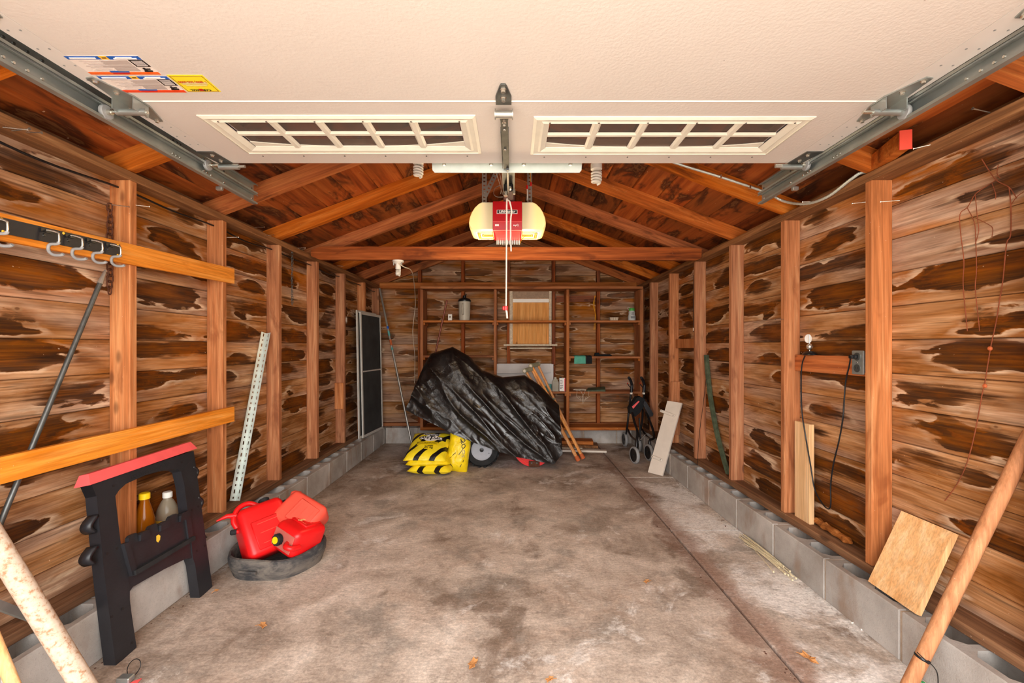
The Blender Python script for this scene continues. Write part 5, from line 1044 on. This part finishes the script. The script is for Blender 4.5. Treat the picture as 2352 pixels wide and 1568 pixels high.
for k in range(3): mb = MB(); mb.tube(smooth_path([ph(1366+k, 679, 5.36), ph(1365-k*1.5, 700, 5.35), ph(1367+k*.8, 725, 5.35), ph(1363+k*2, 757, 5.35)]), .0022, 6); mb.build('strand', M['ycord'], t, 60)
def cloth(name, pts, y, z, m, label):
    mb = MB(); W = pts
    def fn(u, v):
        x = W[0]+(W[1]-W[0])*u; d = v*.30
        if d < .14: q = V((x, YS0+.14-d, z+.004+.012*abs(mnoise.noise(V((x*30, d*30, 1))))))
        else: q = V((x+.01*(v-.5)*(u-.5), YS0-.006-.008*abs(mnoise.noise(V((x*40, d*20, 4)))), z-(d-.14)*W[2]))
        return q
    mb.grid(fn, 14, 18); o = solid(mb.build(name, M[m], smooth=60), .003); return tag(o, label, 'cloth')
cloth('teal_cloth', (ph(1319, 0, YS0).x, ph(1345, 0, YS0).x, .55), YS0, zB, 'teal', 'teal cloth draped over the edge of the right middle shelf')
cloth('black_glove', (ph(1346, 0, YS0).x, ph(1359, 0, YS0).x, .55), YS0, zB, 'darkcloth', 'black rag hanging beside the teal cloth')
mb = MB(); mb.rbox((.20, .10, .02), .008, T(ph(1385, 0, 5.28).x, 5.29, zB+.011), 2); mb.rbox((.06, .06, .04), .012, T(ph(1371, 0, 5.28).x, 5.28, zB+.022), 2); mb.v = [v+mnoise.noise_vector(v*18)*.008 if v.z > zB+.006 else v for v in mb.v]; tag(mb.build('crumpled_hat', M['darkcloth'], smooth=60), 'crumpled black hat on the right middle shelf', 'hat')
mb = MB(); p = V((ph(1368, 0, 5.27).x, 5.27, zC+.001)); mb.prism([p+V((-.12, -.07, 0)), p+V((.10, -.08, 0)), p+V((.12, .06, 0)), p+V((-.08, .07, 0))], (0, 0, .012)); mb.v = [v+V((0, 0, max(0, v.x-p.x)*.12+.02*(v.y-p.y > 0))) if v.z > p.z+.005 else v for v in mb.v]; tag(mb.build('folded_tarp', M['green']), 'folded dark green sheet on the right lower shelf', 'sheet')
def tangle(c, n, sxx, syy, szz, hang):
    pts = []
    for k in range(n): pts.append(c+V((sxx*math.sin(k*1.7+.3*math.sin(k)), syy*math.cos(k*2.3), szz*abs(math.sin(k*1.1)))))
    return smooth_path(pts, 5)
tw = thing('twine_tangle', (ph(1332, 0, 5.24).x, 5.25, zC), 'tangle of pale twine spilling over the right lower shelf', 'twine')
mb = MB(); mb.tube(tangle(V((ph(1332, 0, 5.24).x, 5.26, zC+.004)), 26, .075, .04, .02, 0), .002, 5); mb.build('coil', M['twine'], tw, 60)
for k in range(4):
    x = ph(1325+9*k, 0, 5.19).x; mb = MB(); mb.tube(smooth_path([V((x, 5.22, zC+.006)), V((x+.005, 5.193, zC)), V((x+.03*math.sin(k*2), 5.19, zC-.06)), V((x+.05*math.cos(k), 5.192, zC-.10-.02*(k % 3))), V((x+.02, 5.19, zC-.05))]), .0018, 5); mb.build('loose_strand', M['twine'], tw, 60)
# centre bay: box and bottles
x0, x1 = ph(1140, 0, 5.28).x, ph(1271, 0, 5.28).x; cbx = thing('cardboard_box', ((x0+x1)/2, 5.3, zC), 'open white cardboard box on the middle shelf behind the tarp', 'box'); z0, z1 = zC+.001, ph(0, 836, 5.28).z
mb = MB(); mb.box(x0, x1, 5.28, 5.286, z0, z1); mb.box(x0, x1, 5.442, 5.448, z0, z1); mb.box(x0, x0+.006, 5.286, 5.442, z0, z1); mb.box(x1-.006, x1, 5.286, 5.442, z0, z1); mb.box(x0+.006, x1-.006, 5.286, 5.442, z0, z0+.006); mb.build('box_walls', M['box'], cbx)
mb = MB(); mb.prism([(x1, 5.29, z1-.03), (x1+.13, 5.30, z1+.03), (x1+.12, 5.40, z1+.02), (x1, 5.42, z1-.03)], (0, 0, .005)); mb.build('side_flap', M['card'], cbx)
mb = MB(); mb.prism([(x0+.03, 5.279, z1), (x1-.05, 5.279, z1), (x1-.03, 5.245, z1-.10), (x0, 5.25, z1-.11)], (0, .003, .004)); mb.build('front_flap', M['box'], cbx)
p = V((ph(1261, 0, 5.23).x, 5.232, zC+.001)); t = thing('aqua_scoop', p, 'aqua plastic scoop beside the grey bottle', 'scoop'); mb = MB(); mb.lathe([(.010, .0), (.022, .0), (.030, .02), (.032, .075), (.029, .085)], 20, T(*p)); mb.build('scoop_bowl', M['aqua'], t, 40); mb = MB(); mb.tube([p+V((-.03, 0, .05)), p+V((-.075, 0, .065))], .008, 8); mb.build('scoop_handle', M['aqua'], t, 40)
p = V((ph(1275.5, 0, 5.24).x, 5.24, zC+.001)); t = thing('grey_bottle', p, 'grey rectangular bottle with sloped shoulders on the middle shelf', 'bottle')
mb = MB(); mb.add([(-.037, -.025, 0), (.037, -.025, 0), (.037, .025, 0), (-.037, .025, 0), (-.037, -.025, .11), (.037, -.025, .11), (.037, .025, .11), (-.037, .025, .11), (-.014, -.014, .15), (.014, -.014, .15), (.014, .014, .15), (-.014, .014, .15)], [(0,1,2,3),(0,1,5,4),(1,2,6,5),(2,3,7,6),(3,0,4,7),(4,5,9,8),(5,6,10,9),(6,7,11,10),(7,4,8,11),(8,9,10,11)], T(*p)); mb.build('bottle_body', M['greybot'], t)
mb = MB(); mb.lathe([(.015, .148), (.015, .165)], 14, T(*p)); mb.build('cap', M['jug'], t, 40)
p = V((ph(1291, 0, 5.26).x, 5.26, zC+.001)); t = thing('metal_can', p, 'white and red rectangular can beside the grey bottle', 'can'); MB().rbox((.068, .045, .155), .003, T(p.x, p.y, p.z+.078), 1).build('can_body', M['white'], t)
MB().box(p.x+.024, p.x+.0348, p.y-.0235, p.y+.02, p.z+.003, p.z+.15).build('red_stripe', M['red'], t); mb = MB(); mb.lathe([(.012, .155), (.012, .168)], 14, T(p.x-.018, p.y, p.z)); mb.build('cap', M['ink'], t, 40)
for dz, w in ((.125, .03), (.105, .036), (.085, .03), (.065, .038), (.045, .034), (.03, .02)): MB().box(p.x-.028, p.x-.028+w, p.y-.0238, p.y-.0226, p.z+dz, p.z+dz+.006).build('print', M['ink'], t)
# timber scraps behind the crutches
sc_ = thing('lumber_scraps', (.75, 5.25, 0), 'low pile of timber and white trim scraps behind the crutch tips', 'scrap pile')
for nm, x0, x1, y0, y1, z0, z1, m in (('scrap_piece', .50, 1.0, 5.12, 5.30, .001, .035, 'plate'), ('scrap_piece', .55, .95, 5.15, 5.33, .036, .075, 'shelf'), ('scrap_piece', .42, .80, 5.02, 5.10, .001, .03, 'oldpaint'), ('scrap_piece', .52, 1.05, 4.92, 4.99, .001, .022, 'bone')): MB().rbox((x1-x0, y1-y0, z1-z0), .002, T((x0+x1)/2, (y0+y1)/2, (z0+z1)/2)@R(-6, 'Z'), 1).build(nm, M[m], sc_)
# ---- salt bags
def bag_pt(U, V_, w, l, t, top, seed, pinch=.05):
    h = (max(0, 1-abs(U)**3.2))**.55*(max(0, 1-abs(V_)**3.2))**.55; wr_ = mnoise.noise(V((U*2.3, V_*2.3, seed)))*.10+mnoise.noise(V((U*6, V_*6, seed+5)))*.05
    x = U*w/2*(1-pinch*(1-V_*V_))+.006*mnoise.noise(V((U*3, V_*3, seed+9))); y = V_*l/2*(1-pinch*(1-U*U))+.006*mnoise.noise(V((U*3, V_*3, seed+19)))
    z = t/2*h*(1+wr_*(1.0 if top else .3)); return V((x, y, z if top else -z*.85))
def salt_bag(MX, w, l, t, seed, m, label, par_name='salt_bag', nu=26):
    vs, fs, uv = [], [], []
    for top in (True, False):
        b0 = len(vs)
        for i in range(nu+1):
            for j in range(nu+1):
                U, V_ = 2*i/nu-1, 2*j/nu-1; vs.append(bag_pt(U, V_, w, l, t, top, seed)); uv.append((i/nu, j/nu*l/w))
        for i in range(nu):
            for j in range(nu): f = (b0+i*(nu+1)+j, b0+(i+1)*(nu+1)+j, b0+(i+1)*(nu+1)+j+1, b0+i*(nu+1)+j+1); fs.append(f if top else f[::-1])
    base = MX@V((0, 0, 0)); tt = thing(par_name, base, label, 'salt bag'); mb = MB(); mb.add(vs, fs, MX); o = mb.build('bag_skin', M[m], tt, 60)
    lay = o.data.uv_layers.new(name='UVMap')
    for lp in o.data.loops: lay.data[lp.index].uv = uv[lp.vertex_index]
    return tt, lambda U, V_, off=.004: MX@(bag_pt(U, V_, w, l, t, True, seed)+V((0, 0, off)))
def bag_text(par, f, s, cu, cv, size, m, bold=.0, wide=1, off=.005, rot=0):
    vs, fs = text_geo(s, 1, bold); mb = MB(); c, sn = math.cos(rot), math.sin(rot)
    mb.add([f(cu+(v.x*wide*c-v.y*sn)*size, cv+(v.x*wide*sn+v.y*c)*size, off) for v in vs], fs); mb.build('lettering', M[m], par)
def bag_patch(par, f, u0, u1, v0, v1, m, off=.0035, n=8, nm='print_patch', round_=False):
    mb = MB()
    if round_:
        pts = [f((u0+u1)/2, (v0+v1)/2, off)]+[f((u0+u1)/2+(u1-u0)/2*math.cos(k*math.pi/12), (v0+v1)/2+(v1-v0)/2*math.sin(k*math.pi/12), off) for k in range(24)]; mb.add(pts, [(0, 1+k, 1+(k+1) % 24) for k in range(24)])
    else: mb.grid(lambda a, b: f(u0+(u1-u0)*a, v0+(v1-v0)*b, off), n, n)
    mb.build(nm, M[m], par)
salt_bag(T(-.735, 4.18, .052)@R(-3, 'Z'), .40, .42, .12, 3.3, 'bag', 'lowest striped yellow salt bag of the pile')
salt_bag(T(-.765, 4.20, .135)@R(7, 'X')@R(2, 'Z'), .40, .42, .12, 8.1, 'ybag', 'plain yellow middle bag of the salt pile')
MT = T(-.785, 4.205, .222)@R(21, 'X')@R(-2, 'Z'); tt, f = salt_bag(MT, .385, .45, .12, 5.7, 'bag', 'top salt bag with black stripes and printed brand panel')
bag_patch(tt, f, -.36, .42, .46, .66, 'ink'); bag_text(tt, f, 'Windsor', .03, .56, .25, 'whiteink', .01, 1.0, .006)
bag_patch(tt, f, -.5, .86, .12, .40, 'ink', .0034); bag_patch(tt, f, -.30, .46, .02, .50, 'whiteink', .0046, round_=True); bag_patch(tt, f, -.50, .66, .16, .36, 'whiteink', .0042); bag_text(tt, f, 'SAFE', -.30, .26, .26, 'ink', .02, 1.0, .0065); bag_text(tt, f, 'T', .085, .26, .46, 'ink', .03, 1, .0065); bag_text(tt, f, '-SALT', .42, .26, .26, 'ink', .02, .9, .0065)
bag_patch(tt, f, -.55, .50, -.30, -.02, 'ybag', .0034); bag_text(tt, f, 'MELTS ICE AND SNOW', -.02, -.10, .105, 'ink', .01, 1.05, .006); bag_text(tt, f, 'FOND LA GLACE ET LA NEIGE', -.02, -.20, .07, 'ink', .0, 1.05, .006)
bag_patch(tt, f, -.12, .30, -.56, -.34, 'ybag', .0034); bag_text(tt, f, '20 kg', .09, -.45, .20, 'ink', .015, 1, .006)
Ms = T(-.505, 4.215, .182)@R(7, 'Y')@R(74, 'X')@R(0, 'Z'); tt, f = salt_bag(Ms, .215, .40, .15, 11.3, 'ybag', 'yellow bag standing upright between the salt pile and the wheel')
bag_text(tt, f, 'Ka', .30, .50, .42, 'ink', .015, 1, .006, .45); bag_patch(tt, f, .0, .55, .36, .375, 'ink', .004); bag_text(tt, f, 'SO', .55, -.12, .30, 'greybot', .0, 1, .006, 1.4)
for a, b, c, d in ((.1, -.2, .45, .12), (-.7, -.4, -.25, -.12), (.35, -.75, .6, -.4)):
    mb = MB(); mb.add([f(a, b, .004), f(a+.05, b-.01, .004), f(c+.05, d-.01, .004), f(c, d, .004)], [(0,1,2,3)]); mb.build('print_stripe', M['ink'], tt)
mb = MB(); pts = [f(.42+.16*math.cos(k*math.pi/10), .22+.09*math.sin(k*math.pi/10), .005) for k in range(20)]; mb.tube(pts+[pts[0]], .004, 5, caps=False); mb.build('print_ring', M['ink'], tt)
# ---- snow blower
sb = thing('snow_blower', (-.05, 4.5, 0), 'red snow blower with knobbly tyres under the black tarp', 'snow blower')
def tyre(c, r):
    MX = T(*c)@R(90, 'X'); mb = MB(); mb.lathe([(r*.60, -.045), (r*.75, -.055), (r*.93, -.05), (r, -.035), (r, .035), (r*.93, .05), (r*.75, .055), (r*.60, .045)], 36, MX, close=False); wo = mb.build('tyre', M['rubber'], sb, 40)
    mb = MB()
    for k in range(18):
        a = k*2*math.pi/18
        for s in (-1, 1): mb.box(r*.97, r*1.055, -.012, .012, min(s*.005, s*.05), max(s*.005, s*.05), MX@Matrix.Rotation(a+s*.09, 4, 'Z')@R(s*18, 'X'))
    mb.build('tread_lugs', M['rubber'], wo)
    mb = MB(); mb.lathe([(r*.62, .045), (r*.62, .05), (r*.57, .046), (r*.5, .03), (r*.34, .026), (r*.3, .036), (r*.16, .036), (r*.15, .05), (r*.02, .05)], 30, MX); mb.build('rim', plain('grey_rim_paint', (164,166,174), .4), wo, 40)
    mb = MB(); mb.lathe([(r*.12, .049), (r*.12, .058), (r*.04, .060)], 16, MX); mb.lathe([(.005, .03), (.004, .05)], 8, MX@T(r*.42, -r*.2, 0)); mb.build('hub_nut', M['blackm'], wo, 40)
tyre((-.292, 4.335, .175), .165); tyre((-.292, 4.64, .175), .165)
mb = MB(); mb.tube([(-.292, 4.35, .175), (-.292, 4.63, .175)], .014, 10); mb.build('axle', M['steel'], sb, 40)
mb = MB(); mb.rbox((.36, .20, .12), .02, T(-.16, 4.48, .26), 2); mb.build('chassis', M['red'], sb, 40); mb = MB(); mb.rbox((.24, .18, .22), .03, T(-.22, 4.47, .42), 2); mb.build('engine', M['blackm'], sb, 40)
mb = MB(); mb.rbox((.10, .05, .05), .01, T(-.035, 4.35, .155), 2); mb.build('drive_cover', M['red'], sb, 40)
ah = MB()
for y in (4.31, 4.60):
    cxa, cza, ra = .205, .20, .195; pts = [(cxa+ra*math.cos(a), y, cza+ra*math.sin(a)) for a in [math.pi*(.62+k*1.06/18) for k in range(19)]]; pts = [p for p in pts]; pts += [(cxa+.19, y, cza-.09), (cxa+.19, y, cza+.12)]
    ah.prism(pts, (0, .012, 0))
for k in range(18):
    a0 = math.pi*(.62+k*1.06/18); a1 = math.pi*(.62+(k+1)*1.06/18); q = [(cxa+ra*math.cos(a), cza+ra*math.sin(a)) for a in (a0, a1)]; q2 = [(cxa+(ra-.006)*math.cos(a), cza+(ra-.006)*math.sin(a)) for a in (a1, a0)]; ah.prism([(x, 4.322, z) for x, z in q+q2], (0, .278, 0))
hs_ = ah.build('auger_housing', M['red'], sb)
mb = MB(); mb.tube([(cxa+(ra-.03)*math.cos(a), 4.308, cza+(ra-.03)*math.sin(a)) for a in [math.pi*(1.02+k*.6/12) for k in range(13)]], .004, 6); mb.build('pressed_rib', M['salmon'], hs_, 60)
mb = MB(); mb.rbox((.105, .012, .06), .005, T(.215, 4.298, .036), 2); sk = mb.build('skid_shoe', M['rust'], sb, 40); mb = MB(); [mb.lathe([(.009, 0), (.007, .006)], 8, frame_M((.215+a, 4.292, .048), (1, 0, 0), (0, 0, 1), (0, -1, 0))) for a in (-.025, .025)]; mb.build('bolts', M['steel'], sk)['kind'] = 'stuff'
mb = MB(); mb.tube([(.20, 4.325, .20), (.20, 4.595, .20)], .015, 10); [mb.lathe([(.13, 0), (.13, .004)], 18, T(.20, 4.34+.026*k, .20)@R(90, 'X')@R(14, 'Y')) for k in range(10)]; mb.build('auger', M['steel'], sb, 40)
for y in (4.43, 4.51): mb = MB(); mb.tube(smooth_path([(-.26, y, .32), (-.42, y, .62), (-.54, y, .86), (-.60, y, 1.0), (-.68, y, 1.02)]), .012, 10); mb.build('handlebar', M['blackm'], sb, 60)
mb = MB(); mb.tube(smooth_path([(.12, 4.46, .38), (.12, 4.46, .58), (.13, 4.46, .66), (.15, 4.46, .70)]), .06, 14); mb.build('chute', M['blackm'], sb, 50)
# ---- tarp
Bp = [(932,941,0),(985,968,0),(1040,995,0),(1100,1020,0),(1150,1036,0),(1200,1050,0),(1245,1060,0),(1272,1063,0),(1291,1040,0)]
Tp = [(976,834,0),(990,812,0),(1040,796,0),(1078,818,0),(1108,850,0),(1155,866,0),(1205,861,0),(1240,884,0),(1284,930,0)]
HD = [.22,.26,.28,.28,.28,.27,.26,.25,.21]
def tarp_pt(u, s, back):
    b, t = polyat(Bp, u), polyat(Tp, u); i = u*8; k = min(int(i), 7); hd = HD[k]+(HD[k+1]-HD[k])*(i-k)
    yc = 4.47; y = yc-hd*(1-s)**.40-.0 if s < 1 else yc
    q = b.lerp(t, s); p = at_y(q.x, q.y, y)
    al, ac = p.x*.72-p.z*.69, p.x*.69+p.z*.72
    w = min(1, 4*(1-s)+.15); d = (1-abs(mnoise.noise(V((al*1.5, ac*6.5, 2.2)))))**4*.042+(1-abs(mnoise.noise(V((al*2.5, ac*13, 7.7)))))**5*.013+(1-abs(mnoise.noise(V((p.x*8, p.z*8, 3)))))**5*.008+mnoise.noise(V((p.x*22, p.z*22, 9)))*.0012
    d *= w
    if back: y2 = yc+(yc-y)*.45; return V((p.x, y2+d*.5, p.z))
    return V((p.x, p.y-d, p.z))
NU, NS = 170, 84; mb = MB(); vs, fs = [], []
cols = 2*NS+1
for i in range(NU+1):
    for j in range(cols):
        s = j/NS if j <= NS else 2-j/NS; vs.append(tarp_pt(i/NU, min(s, 1), j > NS))
for i in range(NU):
    for j in range(cols-1): fs.append((i*cols+j, (i+1)*cols+j, (i+1)*cols+j+1, i*cols+j+1))
for i in (0, NU):
    for j in range(NS): fs.append((i*cols+j, i*cols+j+1, i*cols+cols-2-j, i*cols+cols-1-j))
mb.add(vs, fs); to = mb.build('black_tarp', M['tarp'], smooth=80); tag(to, 'glossy crumpled black tarp draped over the snow blower', 'tarp')
# ---- crutches
def crutch(b, t, off, label):
    b, t = V(b), V(t); z = (t-b).normalized(); L = (t-b).length; x = V((.45, .85, .25)); x = (x-z*x.dot(z)).normalized(); y = z.cross(x); MX = Matrix(((x.x,y.x,z.x,b.x),(x.y,y.y,z.y,b.y),(x.z,y.z,z.z,b.z),(0,0,0,1)))
    th = thing('crutch', b, label, 'crutch', 'pair of wooden crutches')
    for s in (-1, 1):
        mb = MB(); mb.tube(smooth_path([MX@V(p) for p in ((s*.009, 0, .06), (s*.012, 0, .32), (s*.03, 0, L*.58), (s*.062, 0, L-.015))], 6), .0135, 10); mb.build('side_strut', M['crutch'], th, 60)
    mb = MB(); mb.tube([MX@V((0, 0, .02)), MX@V((0, 0, .36))], .0165, 10); mb.build('lower_leg', M['crutch'], th, 60)
    mb = MB(); mb.lathe([(.024, 0), (.021, .05), (.017, .055)], 14, MX); mb.build('rubber_tip', M['tip'], th, 40)
    mb = MB(); mb.tube([MX@V((-.085, 0, L)), MX@V((.085, 0, L))], .026, 16); pd = mb.build('underarm_pad', M['pad'], th, 40)
    mb = MB(); mb.tube([MX@V((-.0862, 0, L)), MX@V((-.084, 0, L))], .016, 14); mb.build('pad_end', M['bone'], pd, 40)
    mb = MB(); mb.tube([MX@V((-.04, 0, L*.62)), MX@V((.04, 0, L*.62))], .016, 12); mb.build('hand_grip', M['pad'], th, 40)
    for zz in (.12, .24): mb = MB(); mb.tube([MX@V((-.026, 0, zz)), MX@V((.026, 0, zz))], .004, 8); mb.build('bolt', M['chrome'], th, 40)
crutch(at_z(1329, 1058, .002), at_y(1214, 849, 4.76), 0, 'nearer wooden crutch with worn grey pad leaning over the tarp')
crutch(at_z(1340, 1053, .002), at_y(1228, 838, 4.86), 0, 'farther wooden crutch of the pair behind the tarp')
